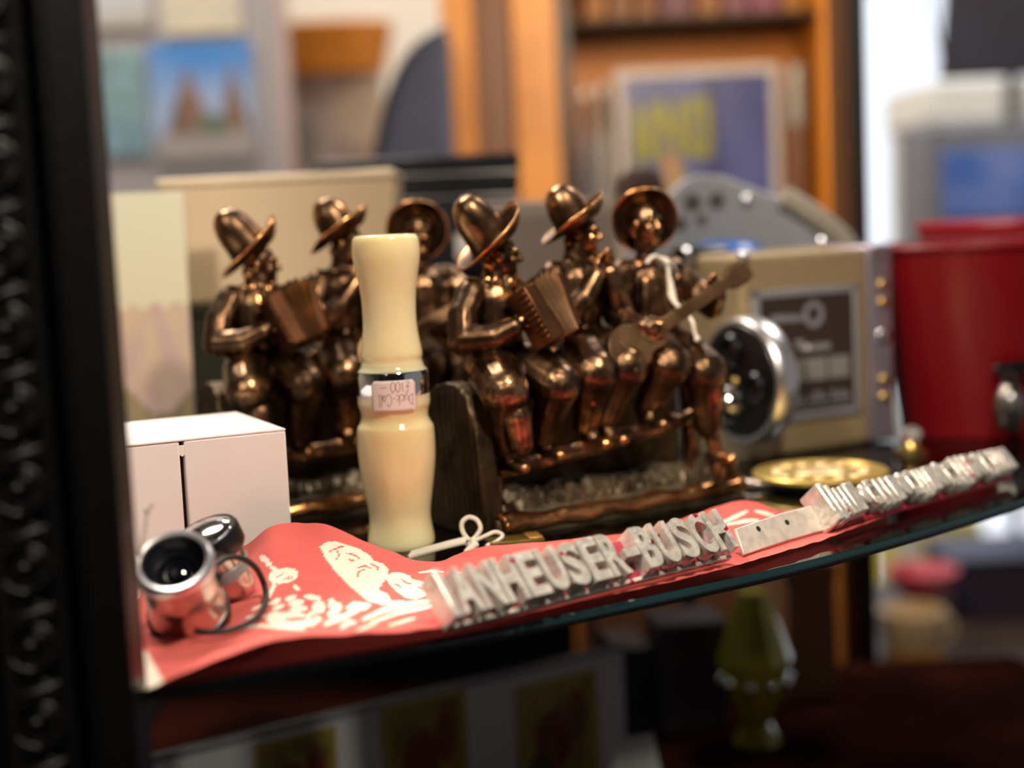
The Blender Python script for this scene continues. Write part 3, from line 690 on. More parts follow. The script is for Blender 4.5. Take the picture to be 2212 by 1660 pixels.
def head(mb, c, f, s=1.0, beard=False):
    """head with brow, nose, cheeks, mouth, chin, ears; f = facing (u,v)"""
    fu, fv = f; ln = math.hypot(fu, fv); fu /= ln; fv /= ln; su, sv = -fv, fu       # side
    def H(a, b, h): return L(c[0] + (fu * a + su * b) * s, c[1] + (fv * a + sv * b) * s, c[2] + h * s)
    M = Matrix(((fu, su, 0), (-fv, -sv, 0), (0, 0, 1)))
    mb.ellipsoid(H(-0.6, 0, 1.2), (6.6 * s, 5.9 * s, 7.4 * s), M)           # skull
    mb.ellipsoid(H(1.6, 0, -3.2), (4.6 * s, 4.5 * s, 5.6 * s), M)           # jaw
    mb.capsule(H(5.4, -2.6, 1.6), H(5.4, 2.6, 1.6), 1.15 * s, 1.15 * s)     # brow
    mb.capsule(H(6.0, 0, 1.0), H(7.6, 0, -2.0), 0.85 * s, 1.15 * s)          # nose
    mb.ellipsoid(H(6.4, 0.9, -2.1), (0.75 * s,) * 3); mb.ellipsoid(H(6.4, -0.9, -2.1), (0.75 * s,) * 3)
    for b in (-2.7, 2.7):
        mb.ellipsoid(H(4.3, b, -1.9), (1.7 * s, 1.7 * s, 1.8 * s), M)       # cheek
        mb.ellipsoid(H(5.1, b * .75, 0.0), (0.75 * s, 0.95 * s, 0.6 * s), M)    # eye
        mb.ellipsoid(H(-0.2, b * 2.25, -0.6), (1.5 * s, 0.9 * s, 2.2 * s), M)   # ear
    mb.capsule(H(5.6, -1.6, -4.6), H(5.6, 1.6, -4.6), 0.65 * s, 0.65 * s)   # upper lip
    mb.capsule(H(5.4, -1.3, -6.0), H(5.4, 1.3, -6.0), 0.65 * s, 0.65 * s)   # lower lip
    mb.ellipsoid(H(4.9, 0, -7.9), (1.7 * s, 1.9 * s, 1.5 * s), M)           # chin
    mb.capsule(H(-4.2, -3, -3), H(-4.2, 3, -3), 3.0 * s, 3.0 * s)           # hair at the nape
    if beard: mb.capsule(H(5.8, -2.6, -3.6), H(5.8, 2.6, -3.6), 0.8 * s, 0.8 * s)

def hat(c, axis, front, R, cr, ch, curl=3.5, side=2.0, dent=1.2, seg=56, fcurl=0.0):
    """sombrero: dented dome and a brim that curls up; returned as a closed mesh in millimetres"""
    M = frame(c, axis, front)
    prof = []
    for k in range(9):
        a = PI / 2 * k / 8; prof.append((cr * math.sin(a) ** 0.8, ch * (0.30 + 0.70 * math.cos(a) ** 0.9)))
    prof += [(cr * 1.04, ch * 0.18), (cr * 1.12, 0.6)]
    for k in range(1, 11):
        t = k / 10; prof.append((cr * 1.12 + (R - cr * 1.12) * t, 0.3 + curl * t ** 2.4))
    under = [(r - 0.2, z - 1.1) for r, z in prof[::-1][:-9]] + [(cr * 0.9, -0.8), (0.01, 0.2)]
    rs = []
    for r, z in [(0.01, prof[0][1])] + prof[1:] + [(R + 0.25, prof[-1][1] - 0.4)] + under:
        ring = []
        for j in range(seg):
            a = 2 * PI * j / seg
            x, y, zz = r * math.cos(a), r * math.sin(a), z
            if r > cr: zz += side * ((r - cr) / (R - cr)) ** 2 * math.cos(2 * a + PI) - 0.8 * ((r - cr) / (R - cr)) * math.cos(3 * a + 1)
            if r > cr: zz += fcurl * ((r - cr) / (R - cr)) ** 2 * max(0.0, math.cos(a)) ** 2
            if z > ch * 0.5: zz -= dent * math.exp(-(y / (cr * 0.4)) ** 2)
            ring.append(M @ Vector((x, y, zz)))
        rs.append(ring)
    return MB().rings(rs)

def hand(mb, c, toward, spread, n=4, s=1.0):
    """palm, four unequal bent fingers and a thumb, all in one skin"""
    c = Vector(c); t = Vector(toward).normalized(); sp = Vector(spread).normalized(); nn = t.cross(sp)
    mb.ellipsoid(c, (3.6 * s, 3.0 * s, 2.6 * s), Matrix((t, sp, nn)).transposed())
    for k, ln in enumerate((4.6, 5.4, 5.0, 4.0)[:n]):
        b = c + sp * (k - 1.5) * 1.75 * s + t * 2.2 * s
        m = b + t * ln * 0.55 * s + nn * 0.9 * s; e = m + t * ln * 0.45 * s - nn * 1.2 * s
        mb.capsule(b, m, 0.95 * s, 0.9 * s, 8, 3); mb.capsule(m, e, 0.9 * s, 0.75 * s, 8, 3)
    b = c - sp * 2.6 * s; mb.capsule(b, b + t * 2.6 * s - sp * 1.8 * s + nn * 0.8 * s, 1.1 * s, 0.9 * s, 8, 3)

be = thing('bookend', 'bronze bookend of three seated musicians nearest the letter bar', 'bookend', (-0.0012, 0.6234, 0.0), math.radians(31.95), 'pair of bronze musician bookends')
# base, mound and grass
mb = MB()
npt = 40
poly_b = []
for k in range(npt + 1):
    u = -9 + 137 * k / npt
    poly_b.append((u, -(0.6 + 1.1 * math.sin(k * 0.9) * math.sin(k * 0.31 + 1))))
poly_b += [(127, 53), (-12, 53)]
mb.prism(poly_b, 0, 8.2)
obj('base', cast('base', mb, 0.9, 0.5, 4, 0.12, 3.0, (1, 1, 1)), M_BRONZE_EARTH, be, sm=0)
rim = [L(-8 + 135 * k / 30, 0.6 - 0.9 * math.sin(k * 0.7), 5.6 + 0.5 * math.sin(k * 1.1)) for k in range(31)]
obj('front_log', cast('front_log', MB().tube(rim, [4.2 + 0.5 * math.sin(k * 0.83) + (0.9 if k < 3 else 0) for k in range(31)], 14), 0.6, 0.45, 3, 0.25, 1.0, (0.4, 1, 1)), M_COPPER, be, sm=0)
mb = MB()
for k in range(14):
    u = 4 + k * 8.8; mb.ellipsoid(L(u, -30 + 2 * math.sin(k * 2.1), 8), (9, 15, 6.5 + 1.5 * math.sin(k * 1.3)))
obj('ground', cast('ground', mb, 0.9, 0.8, 3, 0.2, 8.0, (1, 1, 1)), M_BRONZE_EARTH, be, sm=0)
rg = random.Random(11)
mb = MB()
for k in range(90):
    u = rg.uniform(12, 122); v = rg.uniform(-19, -11) + (3 if u > 95 else 0); h = rg.uniform(4, 9) * (1.35 if u > 98 else 1.0)
    b = L(u, v, 8); t = L(u + rg.uniform(-1.6, 1.6), v + rg.uniform(-0.5, 1.8), 8 + h)
    mb.capsule(b, t, 1.1, 0.35, 7, 2)
g = obj('grass', mm(mb), M_BRONZE_EARTH, be, sm=60); g['kind'] = 'stuff'
# rough end plank with a rounded shoulder
pk = [(-51, 0), (-51, 55), (-47, 60), (-40, 63.5), (-31, 65.5), (-22, 65), (-15, 61), (-10.5, 53), (-7, 42), (-4.5, 30), (-3, 16), (-1.5, 7), (-1.0, 0)]
PM = Matrix(((0, 0, 1, 0), (-1, 0, 0, 0), (0, 1, 0, 0), (0, 0, 0, 1)))     # (v, z, thickness) -> (u, -v, z)
me = cast('end_plank', MB().prism(pk, -13.5, -4.5, PM), 0.8, 0.0, 3)
for v in me.vertices:
    q = v.co * 1000
    w = math.sin(q.y * 1.35 + 2.2 * math.sin(q.z * 0.075 + 0.6) + 1.5 * noise.noise(Vector((q.y * .05, q.z * .03, 2)))) * 0.45 + 0.4 * noise.noise(Vector((q.y * 0.5, q.z * 0.06, 1)))
    v.co.x += -w * 0.001
obj('end_plank', me, M_BRONZE_DULL, be, sm=0)
# back slab and fence
mb = MB().prism([(-8, 0), (126, 0), (126, 50), (118, 58), (104, 54), (84, 60), (62, 55), (40, 60), (20, 54), (4, 60), (-8, 56)], 47, 52, Matrix(((1, 0, 0, 0), (0, 0, 1, 0), (0, 1, 0, 0), (0, 0, 0, 1))))
obj('back_slab', cast('back_slab', mb, 1.0, 0.7, 4, 0.1, 5.0, (1, 1, 1)), M_BRONZE_DULL, be, sm=0)
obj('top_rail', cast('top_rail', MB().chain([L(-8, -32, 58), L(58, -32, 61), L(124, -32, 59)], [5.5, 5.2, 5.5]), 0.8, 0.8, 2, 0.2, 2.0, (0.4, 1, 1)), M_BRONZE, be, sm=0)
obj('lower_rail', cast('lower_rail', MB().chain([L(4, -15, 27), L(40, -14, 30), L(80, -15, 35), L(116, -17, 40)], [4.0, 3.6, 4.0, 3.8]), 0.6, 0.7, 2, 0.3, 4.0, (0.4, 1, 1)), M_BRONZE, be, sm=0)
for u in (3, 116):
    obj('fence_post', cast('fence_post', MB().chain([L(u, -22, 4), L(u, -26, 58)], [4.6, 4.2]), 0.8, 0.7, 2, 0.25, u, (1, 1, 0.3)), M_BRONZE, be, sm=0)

def trousers(mb, hipL, kneeL, ankL, hipR, kneeR, ankR, footL, footR, fdir=(0.25, 1.0), r=(11.4, 10.6, 6.4)):
    for h, k, a, ft in ((hipL, kneeL, ankL, footL), (hipR, kneeR, ankR, footR)):
        mid = tuple((h[i] + k[i]) / 2 + (0, 0, 1.5)[i] for i in range(3))
        mb.chain([L(*h), L(*mid), L(*k)], [r[0], r[0] * 1.02, r[1]])
        calf = tuple(k[i] * 0.45 + a[i] * 0.55 for i in range(3))
        mb.chain([L(*k), L(*calf), L(*a)], [r[1], r[2] + 1.2, r[2]])
        mb.capsule(L(a[0], a[1], a[2]), L(ft[0], ft[1], ft[2] + 2), 4.2, 3.2)
        mb.capsule(L(ft[0] - fdir[0] * 2, ft[1] - fdir[1] * 3, ft[2]), L(ft[0] + fdir[0] * 8, ft[1] + fdir[1] * 8, ft[2] - 0.8), 3.3, 2.7)

# --- accordion player
mb = MB()
mb.ellipsoid(L(13, -29, 71), (13, 11, 10))
mb.chain([L(13.5, -30, 74), L(12.5, -30, 88), L(12, -30, 99)], [11.8, 12.6, 11.8]); mb.capsule(L(2.6, -30, 102.5), L(23, -29, 102.5), 7.2, 7.2)
mb.capsule(L(12.5, -30, 104), L(14, -29, 114), 6.4, 6.0)
mb.capsule(L(7, -26, 108.5), L(19, -24.5, 108.5), 2.6, 2.6); mb.ellipsoid(L(17, -22, 106.5), (2.8, 2.2, 3.4)); mb.ellipsoid(L(10, -23, 107.5), (2.8, 2.2, 3.4))   # kerchief
head(mb, (15.6, -27.3, 119.2), (0.84, 0.54), 1.18)
mb.chain([L(2.0, -30, 103), L(-5.5, -26, 94), L(-9.5, -20.5, 84)], [7.6, 7.2, 6.6]); mb.chain([L(-9.5, -20.5, 84), L(1, -13.5, 84.5), L(9, -9, 88.5)], [6.6, 6.0, 4.4])
mb.ellipsoid(L(-6, -18.5, 81.5), (6.5, 5, 4.2)); hand(mb, L(12.0, -8.2, 90.5), L(0.75, 0.35, 0.45), L(0.1, 0.55, -0.8), 4, 1.1)
mb.chain([L(23, -29, 103), L(33, -24, 94), L(38, -17, 86)], [6.2, 5.8, 5.2]); mb.chain([L(38, -17, 86), L(38.5, -11, 91)], [5.0, 3.8]); hand(mb, L(38.5, -9, 94), L(-0.2, 0.5, 0.8), L(0, 0.8, -0.5), 4, 1.0)
trousers(mb, (6, -26, 71), (-1.5, -1.5, 62.5), (3, -11, 38), (20, -26, 71), (24.8, -1.0, 62.5), (24, -12, 40), (4, -8, 29.5), (24, -10, 32.5))
mb.capsule(L(2, 1.5, 52), L(4, 0.5, 40), 6.6, 5.4)
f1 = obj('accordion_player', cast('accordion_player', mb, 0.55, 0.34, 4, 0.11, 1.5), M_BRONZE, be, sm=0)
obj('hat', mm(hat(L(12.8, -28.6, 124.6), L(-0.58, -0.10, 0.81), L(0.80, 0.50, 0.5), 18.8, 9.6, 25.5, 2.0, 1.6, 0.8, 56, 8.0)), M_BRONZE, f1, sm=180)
# accordion: two boards, pleated bellows, keys
acx = L(1, 0, 0); acz = Vector((0, 0.36, 0.93)).normalized()      # long side leans back at the top (local y is -v)
AM = Matrix.Translation(L(25, -6.5, 95.0)) @ Matrix.Rotation(math.radians(-20), 4, 'Y') @ Matrix(((1, 0, 0, 0), (0, acz.z, acz.y, 0), (0, -acz.y, acz.z, 0), (0, 0, 0, 1))) @ Matrix.Rotation(math.radians(16), 4, 'Z')
mb = MB()
mb.box((-12, -6.5, -13.5), (-4.5, 7, 12.5), AM); mb.box((-0.5, -6.5, -12.5), (3.5, 7, 12.5), AM @ Matrix.Translation((7.5, 0, 0)) @ Matrix.Rotation(math.radians(14), 4, 'Y'))
rs = []; mbl = MB()
for k in range(9):
    t = k / 8; e = 2.0 if k % 2 else -0.8; lift = 1.6 * math.sin(PI * t); xt = -4.5 + 15.5 * t; xb = -4.5 + 9.0 * t
    rs.append([AM @ Vector(p) for p in ((xb, -5.6 - e, -12.0 - e), (xb, 6.5 + e, -12.0 - e), (xt, 6.5 + e, 12 + e + lift), (xt, -5.6 - e, 12 + e + lift))])
mbl.rings(rs)
for k in range(9): mb.box((-13.8, -6.2, -12.0 + k * 2.6), (-11.6, -0.5, -10.2 + k * 2.6), AM)
ac = obj('accordion', mm(mb), M_REDBRONZE, f1, sm=30, bevel=0.00045)
obj('bellows', mm(mbl), M_TANBRONZE, f1, sm=0)

# --- middle singer with hands raised to the mouth
mb = MB()
mb.ellipsoid(L(56, -29, 74), (13.5, 11, 10))
mb.chain([L(56, -30, 78), L(56, -29, 94), L(56, -29, 105)], [11.0, 12.2, 11.6]); mb.capsule(L(45.5, -30, 109), L(67, -29.5, 109), 6.0, 6.0)
mb.lathe([(0.1, -2.2), (11.6, -2.2), (12.2, 0), (11.6, 2.2), (0.1, 2.2)], 28, Matrix.Translation(L(56, -29, 84)) @ Matrix.Diagonal((1, 0.92, 1, 1)))
mb.ellipsoid(L(53, -18.0, 84), (3, 1.6, 2.6))
mb.capsule(L(56.5, -30, 110), L(58, -29, 121), 6.6, 6.0); mb.capsule(L(50, -26, 114), L(63, -24.5, 114), 2.5, 2.5)
head(mb, (59.6, -27.3, 127.0), (0.66, 0.75), 1.16)
mb.chain([L(45, -30, 108), L(40, -25, 98), L(41, -19, 90)], [7.4, 7.0, 6.2]); mb.chain([L(41, -19, 90), L(50, -15, 98), L(58, -15, 108)], [6.2, 5.4, 4.0]); hand(mb, L(60, -15.5, 111), L(0.3, 0.1, 1), L(0.7, -0.4, 0.1), 4, 1.0)
mb.chain([L(67.5, -29, 108), L(73, -23, 98), L(72, -17, 91)], [7.4, 6.8, 5.8]); mb.chain([L(72, -17, 91), L(68.5, -15.5, 100), L(66.5, -16, 109)], [5.0, 4.6, 3.6]); hand(mb, L(66, -16, 112.5), L(-0.1, 0.1, 1), L(-0.7, 0.4, 0.1), 4, 1.0)
trousers(mb, (50, -26, 75), (44.5, -1.0, 66.5), (47.5, -13, 43), (61, -26, 75), (61, -1.0, 67), (58.5, -13, 44), (48, -9.5, 35), (57.5, -9.5, 35.5))
mb.capsule(L(36, -18, 74), L(39, -4, 60), 3.2, 2.2)
for k in range(5): mb.ellipsoid(L(40.5 + 0.5 * k, 1.5 - 0.3 * k, 70 - 4.2 * k), (1.3, 1.3, 1.3))
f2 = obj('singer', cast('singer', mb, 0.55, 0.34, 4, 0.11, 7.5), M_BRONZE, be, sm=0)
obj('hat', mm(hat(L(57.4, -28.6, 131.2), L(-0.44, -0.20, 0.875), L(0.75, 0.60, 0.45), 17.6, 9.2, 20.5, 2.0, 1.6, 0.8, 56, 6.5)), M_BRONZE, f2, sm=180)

# --- guitar player with his sombrero pushed back
mb = MB()
mb.ellipsoid(L(98, -29, 71), (14, 11, 10))
mb.chain([L(98, -30, 74), L(97.5, -29, 90), L(97, -29, 102)], [12.5, 15.0, 14.0]); mb.capsule(L(83.0, -30, 106), L(112, -30, 106), 8.0, 8.0)
mb.capsule(L(97, -30, 108), L(96, -28, 123), 5.4, 5.0); mb.capsule(L(88, -23, 111), L(106, -23, 110), 2.6, 2.6)
head(mb, (95.2, -25.5, 130.5), (0.02, 1.0), 1.10, True)
mb.chain([L(82.5, -30, 105), L(75, -25, 97), L(71, -19, 89)], [8.2, 7.8, 6.4]); mb.chain([L(71, -19, 89), L(70, -8, 86), L(71, 0.5, 85)], [6.4, 5.6, 4.0]); hand(mb, L(73, 3.6, 84), L(0.8, 0.3, -0.2), L(0.1, 0.1, 1), 4, 1.05)
mb.chain([L(112, -30, 105), L(121, -24, 97), L(123, -14, 90)], [8.2, 7.6, 6.2]); mb.chain([L(124, -14, 90), L(119, -6, 96), L(115, -2.5, 99.5)], [5.4, 4.8, 3.8]); hand(mb, L(114, -1.5, 101), L(-0.5, 0.5, 0.5), L(0.7, 0.1, 0.5), 4, 1.0)
trousers(mb, (92, -26, 71), (85.5, -1.0, 66), (82, -13, 47), (105, -26, 71), (106, -0.5, 61), (111, -5, 35), (80, -9, 40), (115, -4.5, 20))
mb.ellipsoid(L(118, -4, 15), (6.5, 5.5, 6.5)); mb.ellipsoid(L(122, -3, 11.5), (4.5, 4, 4))
for sx in (88, 92.5, 101, 106): mb.chain([L(sx, -18.5, 104), L(sx - 1, -17.8, 95), L(sx - 2, -18.5, 88)], [2.2, 2.0, 1.6])
f3 = obj('guitar_player', cast('guitar_player', mb, 0.55, 0.46, 4, 0.14, 12.5), M_BRONZE, be, sm=0)
obj('hat', mm(hat(L(97.6, -30.5, 132.5), L(0.42, -0.82, 0.26), L(0.0, 0.4, 0.9), 15.6, 7.6, 10.5, -2.0, 0.5, 0.6)), M_BRONZE, f3, sm=180)
gd = (L(134, -4, 108) - L(80, -1.0, 85)).normalized(); gn = L(-0.05, 0.93, 0.36); gn = (gn - gd * gn.dot(gd)).normalized(); gs = gn.cross(gd)
go = L(81, 0.0, 83.5)
GM = Matrix(((gd.x, gs.x, gn.x, go.x), (gd.y, gs.y, gn.y, go.y), (gd.z, gs.z, gn.z, go.z), (0, 0, 0, 1)))
outl = []
for k in range(48):
    a = 2 * PI * k / 48; x = 17 * math.cos(a)
    w = 10.5 - 0.16 * (x + 2) if x < 0 else 9.6
    w *= 1 - 0.24 * math.exp(-((x - 4) / 4.5) ** 2)
    outl.append((x - 15, w * math.sin(a) * (1.0 if abs(math.cos(a)) < .95 else 0.95)))
mb = MB().prism(outl, -3.2, 3.2, GM)
mb.box((0, -3.0, 0.5), (46, 3.0, 4.4), GM); mb.box((45, -4.3, 0.2), (58, 4.3, 4.0), GM)
for k in range(3):
    for sgn in (-1, 1): mb.box((47.5 + 3.2 * k, sgn * 4.2 - 1.1, 0.8), (49.3 + 3.2 * k, sgn * 4.2 + 1.1 + sgn * 0.8, 2.6), GM)
mb.lathe([(0.1, 3.0), (3.6, 3.0), (3.9, 3.8), (3.2, 3.9), (0.1, 3.2)], 24, GM @ Matrix.Translation((-9, 0, 0)))
mb.box((-25, -4, 3.0), (-23, 4, 4.3), GM)
for k in range(13): mb.box((3 + 3.2 * k, -3.0, 4.4), (3.6 + 3.2 * k, 3.0, 4.75), GM)
gt = obj('guitar', mm(mb), M_TANBRONZE, f3, sm=35, bevel=0.0005)

def copy_tree(o, parent=None):
    c = o.copy(); COL.objects.link(c); c.parent = parent
    for ch in [k for k in bpy.data.objects if k.parent == o]:
        if ch is not c: copy_tree(ch, c)
    return c
be2 = copy_tree(be)
be2.location = (-0.1179, 0.6721, 0.0); be2.rotation_euler = (0, 0, math.radians(25.85))
be2['label'] = 'bronze bookend of three seated musicians behind the duck call and white box'

# ------------------------------------------------------------------ strings and small trinkets on the shelf
def BW(p):                                   # bookend-local millimetres to world
    a = math.radians(31.95); return Vector((-0.0012 + (math.cos(a) * p.x - math.sin(a) * p.y) * .001, 0.6234 + (math.sin(a) * p.x + math.cos(a) * p.y) * .001, p.z * .001))
neck = [L(88, -17.5, 112), L(91, -16.0, 115.0), L(95, -16.5, 114.0), L(98, -15.2, 112.2), L(99, -15, 104), L(98.5, -13.5, 96), L(96.0, -4.0, 91.0), L(95.3, 4.8, 86), L(96.2, 5.6, 80.5), L(97.2, 6, 77.5)]
mb = MB().tube([BW(p) for p in spline(neck, 6)], 0.00095, 8)
mb.tube([BW(p) for p in spline([L(98, -15.2, 112.2), L(101, -16, 111.5), L(105, -18, 108.5), L(107, -19.5, 106)], 5)], 0.0007, 8)
mb.ellipsoid(BW(L(98, -15, 112.2)), (.0016, .0016, .0016)); mb.ellipsoid(BW(L(97.2, 6, 77.3)), (.0013, .0013, .0015)); mb.capsule(BW(L(99.2, -14, 103)), BW(L(100.5, -13, 93)), .0008, .0009)
tag(obj('price_string', mb, M_STRING), 'white string hung round the bronze guitar player\'s neck', 'string')
pts = [pxZ(888, 1202, .002), pxZ(930, 1190, .003), pxZ(975, 1178, .003), pxZ(1010, 1170, .004)]
mb = MB()
for off in (-0.0030, -0.0015, 0.0, 0.0016): mb.tube([p + Vector((off * .3, off, 0.0012 - abs(off) * .3)) for p in spline(pts, 6)], 0.0009, 8)
lp = [pxY(1013, 1168, .600), pxY(1000, 1150, .601), pxY(998, 1130, .602), pxY(1012, 1118, .603), pxY(1030, 1124, .603), pxY(1038, 1142, .602), pxY(1028, 1160, .601), pxY(1018, 1168, .600)]
mb.tube(spline(lp, 5), 0.00095, 8)
mb.tube(spline([pxY(1018, 1172, .598), pxY(1045, 1160, .600), pxY(1070, 1150, .603), pxY(1086, 1158, .603), pxY(1070, 1172, .600), pxY(1050, 1180, .597)], 5), 0.0008, 8)
mb.ellipsoid(pxZ(1016, 1176, .0025), (.0022, .0018, .0016)); mb.capsule(pxZ(1008, 1192, .001), pxZ(1026, 1178, .003), .0012, .0016)
tag(obj('knotted_string', mb, M_STRING), 'knotted white cotton string with a loop beside the duck call', 'string')
q0 = pxZ(1115, 1180, .0)
bt = thing('brass_tag', 'small dull brass tag lying flat below the bookend corner', 'tag', (q0.x, q0.y, 0.0018), math.radians(12))
obj('plate', MB().box((-0.012, -0.006, 0), (0.011, 0.006, 0.0016)), mat('dull_brass', '#6d5a1e', 0.45, 0.6, var=0.4, scale=200), bt, bevel=0.0005)
obj('copper_tip', MB().box((0.0045, -0.0055, 0.0016), (0.0105, 0.0055, 0.0024)), mat('tan_tip', '#b0813f', 0.4, 0.5), bt, bevel=0.0004)

# brass medallion lying beside the movie camera
q0 = pxZ(1772, 1028, 0.004)
md = thing('medallion', 'round yellow brass medallion lying flat in front of the movie camera', 'medallion', (q0.x, q0.y, 0.0))
obj('foot', MB().lathe([(0.0001, 0), (0.024, 0), (0.025, 0.0012), (0.025, 0.0035), (0.0001, 0.0035)], 40), M_BLACK, md)  # black base fills in the dark shadow gap under the disc
obj('disc', MB().lathe([(0.0001, 0.0035), (0.031, 0.0036), (0.0325, 0.0046), (0.0328, 0.0060), (0.0318, 0.0070), (0.0292, 0.0071), (0.0284, 0.0062), (0.0001, 0.0062)], 64), mat('yellow_brass', (0.80, 0.56, 0.16, 1), 0.36, 0.8, var=0.25, scale=150), md)
rel = MB()
for k in range(14):
    a = 2 * PI * k / 14; rel.ellipsoid((0.021 * math.cos(a), 0.021 * math.sin(a), 0.0063), (0.0030, 0.0022, 0.0009))
rel.ellipsoid((0, 0, 0.0062), (0.013, 0.010, 0.0015)); rel.ellipsoid((0.003, 0.004, 0.0070), (0.005, 0.006, 0.0014))
obj('relief', rel, mat('pale_brass', (0.86, 0.68, 0.38, 1), 0.4, 0.6), md)

# ------------------------------------------------------------------ vintage movie camera
mcp = pxZ(1612, 1000, 0.0)
mv = thing('movie_camera', 'beige vintage movie camera with black lens turret and dark name plate', 'movie camera', (mcp.x, mcp.y, 0), math.radians(30))
# local: x along the long side, -y out of the side we see, -x out of the lens front
M_BEIGE = mat('beige_crackle_paint', '#9a8564', 0.45, 0.2, var=0.2, scale=300, bump=0.3, bscale=900)
M_MAUVE = mat('satin_trim', '#a69ba6', 0.25, 0.7, var=0.2)
M_PLATE = mat('dark_brown_plate', '#33251d', 0.4); M_SILK = mat('silver_print', '#9a979c', 0.35, 0.4)
CL, CD, CH = 0.0905, 0.060, 0.1115
obj('body', MB().box((0, 0, 0), (CL, CD, CH)), M_BEIGE, mv, bevel=0.004, seg=4)
obj('end_trim', MB().box((CL - 0.001, -0.0015, 0.001), (CL + 0.018, CD + 0.001, CH + 0.0012)), M_MAUVE, mv, bevel=0.003, seg=3)
for z, r in ((0.090, 0.0034), (0.080, 0.0034), (0.061, 0.0050), (0.036, 0.0036), (0.026, 0.0036)):
    o = obj('rivet', MB().ellipsoid((CL + 0.0095, -0.0018, z), (r, 0.0018, r)), M_BRASS if r < .004 else M_CHROME, mv)
def sidebox(x0, x1, z0, z1, y0, y1): return MB().box((x0, y0, z0), (x1, y1, z1))
npl = obj('name_plate', sidebox(0.010, 0.078, 0.022, 0.089, -0.0012, 0.0005), M_PLATE, mv, bevel=0.0006)
for x0, x1, z0, z1 in ((0.006, 0.081, 0.087, 0.0915), (0.006, 0.081, 0.019, 0.0232), (0.006, 0.0115, 0.019, 0.0915), (0.0775, 0.081, 0.019, 0.0915)):
    obj('plate_border', sidebox(x0, x1, z0, z1, -0.0020, 0.0006), M_SILK, npl, bevel=0.0006)
YM = lambda cx, cz, y=-0.0012: frame((cx, y, cz), (0, -1, 0))
obj('ring_emblem', MB().lathe([(0.0042, 0), (0.0072, 0), (0.0072, 0.0007), (0.0042, 0.0007)], 32, YM(0.0485, 0.0765), loop=True), M_SILK, npl)
rnd = random.Random(5)
mb = MB()
x = 0.018
while x < 0.041:
    w = rnd.uniform(0.0018, 0.0034); mb.box((x, -0.0016, 0.0735), (x + w, -0.0011, 0.0735 + rnd.uniform(0.003, 0.0045))); x += w + 0.0008
obj('small_print', mb, M_SILK, npl, sm=0)
wv = [Vector((0.036 + 0.024 * k / 40, -0.0016, 0.0585 + 0.0022 * math.sin(k * 1.05) * (1.7 if k < 9 else 0.9) + (0.0015 if k < 8 else 0))) for k in range(41)]
obj('script_lettering', MB().tube(wv, 0.0006, 6), M_SILK, npl)
for k in range(3):
    x0 = 0.026 + 0.0165 * k
    obj('exposure_panel', sidebox(x0, x0 + 0.0145, 0.0400, 0.0525, -0.0018, 0.0), mat('pale_panel', '#83807c', 0.5, 0.1), npl, bevel=0.0003)
    for q in range(4):
        xx = x0 + 0.0018 + 0.0034 * q; hh = rnd.uniform(0.0025, 0.0065)
        obj('gauge_bar', sidebox(xx, xx + 0.0022, 0.0285, 0.0285 + hh, -0.0017, 0.0), M_SILK, npl)
for q in range(12):
    xx = 0.024 + 0.0043 * q; obj('gauge_bar', sidebox(xx, xx + 0.0032, 0.0250, 0.0262, -0.0017, 0.0), M_SILK, npl)
# lens turret on the front
FT = frame((0.006, -0.004, 0.045), (-1, 0, 0), (0, -1, 0))
tu = obj('lens_turret', MB().lathe([(0.0001, 0), (0.0330, 0), (0.0338, 0.002), (0.0338, 0.0105), (0.0322, 0.0125), (0.0305, 0.0128), (0.0001, 0.0128)], 64, FT), M_SATIN, mv)
obj('turret_face', MB().lathe([(0.0001, 0.0148), (0.024, 0.0146), (0.0296, 0.0135), (0.0304, 0.0124), (0.0001, 0.0124)], 56, FT), M_BLACK, tu)
for a, r, h in ((100, 0.0088, 0.003), (-8, 0.0080, 0.003)):
    p = (0.0165 * math.cos(math.radians(a)), 0.0165 * math.sin(math.radians(a)), 0.0135)
    T = FT @ Matrix.Translation(p)
    obj('lens_barrel', MB().lathe([(r * .62, 0), (r, 0), (r * 1.02, h), (r * .9, h + .0012), (r * .66, h)], 36, T, loop=True), M_BLACK, tu)
    obj('lens_glass', MB().lathe([(0.0001, h * .55), (r * .45, h * .45), (r * .64, h * .2), (0.0001, h * .1)], 28, T), M_LENS, tu)
T = FT @ Matrix.Translation((-0.0060, -0.0125, 0.0135))
obj('chrome_lens_cap', MB().lathe([(0.0001, 0.0125), (0.0040, 0.0118), (0.0078, 0.0092), (0.0098, 0.0052), (0.0100, 0.0), (0.0001, 0.0)], 40, T), M_CHROME, tu)
obj('hub_screw', MB().ellipsoid(FT @ Vector((0, 0, 0.0148)), (0.0024, 0.0024, 0.0024)), M_BRASS, tu)
FV = frame((-0.006, 0.046, 0.1085), (-1, 0, 0), (0, -1, 0))
vf = obj('viewfinder', MB().lathe([(0.0072, 0.0), (0.0078, -0.001), (0.0078, -0.030), (0.0030, -0.030), (0.0030, -0.004), (0.0062, -0.004)], 36, FV, loop=True), M_BLACK, mv)
obj('viewfinder_ring', MB().lathe([(0.0070, 0.0), (0.0084, 0.0), (0.0086, -0.003), (0.0078, -0.004)], 36, FV, loop=True), M_STEEL, vf)
obj('viewfinder_lens', MB().lathe([(0.0001, -0.001), (0.0045, -0.0018), (0.0066, -0.0034), (0.0001, -0.004)], 28, FV), M_LENS, vf)
obj('release_stud', MB().ellipsoid((0.0015, -0.0005, CH - 0.001), (0.003, 0.003, 0.003)), M_CHROME, mv)
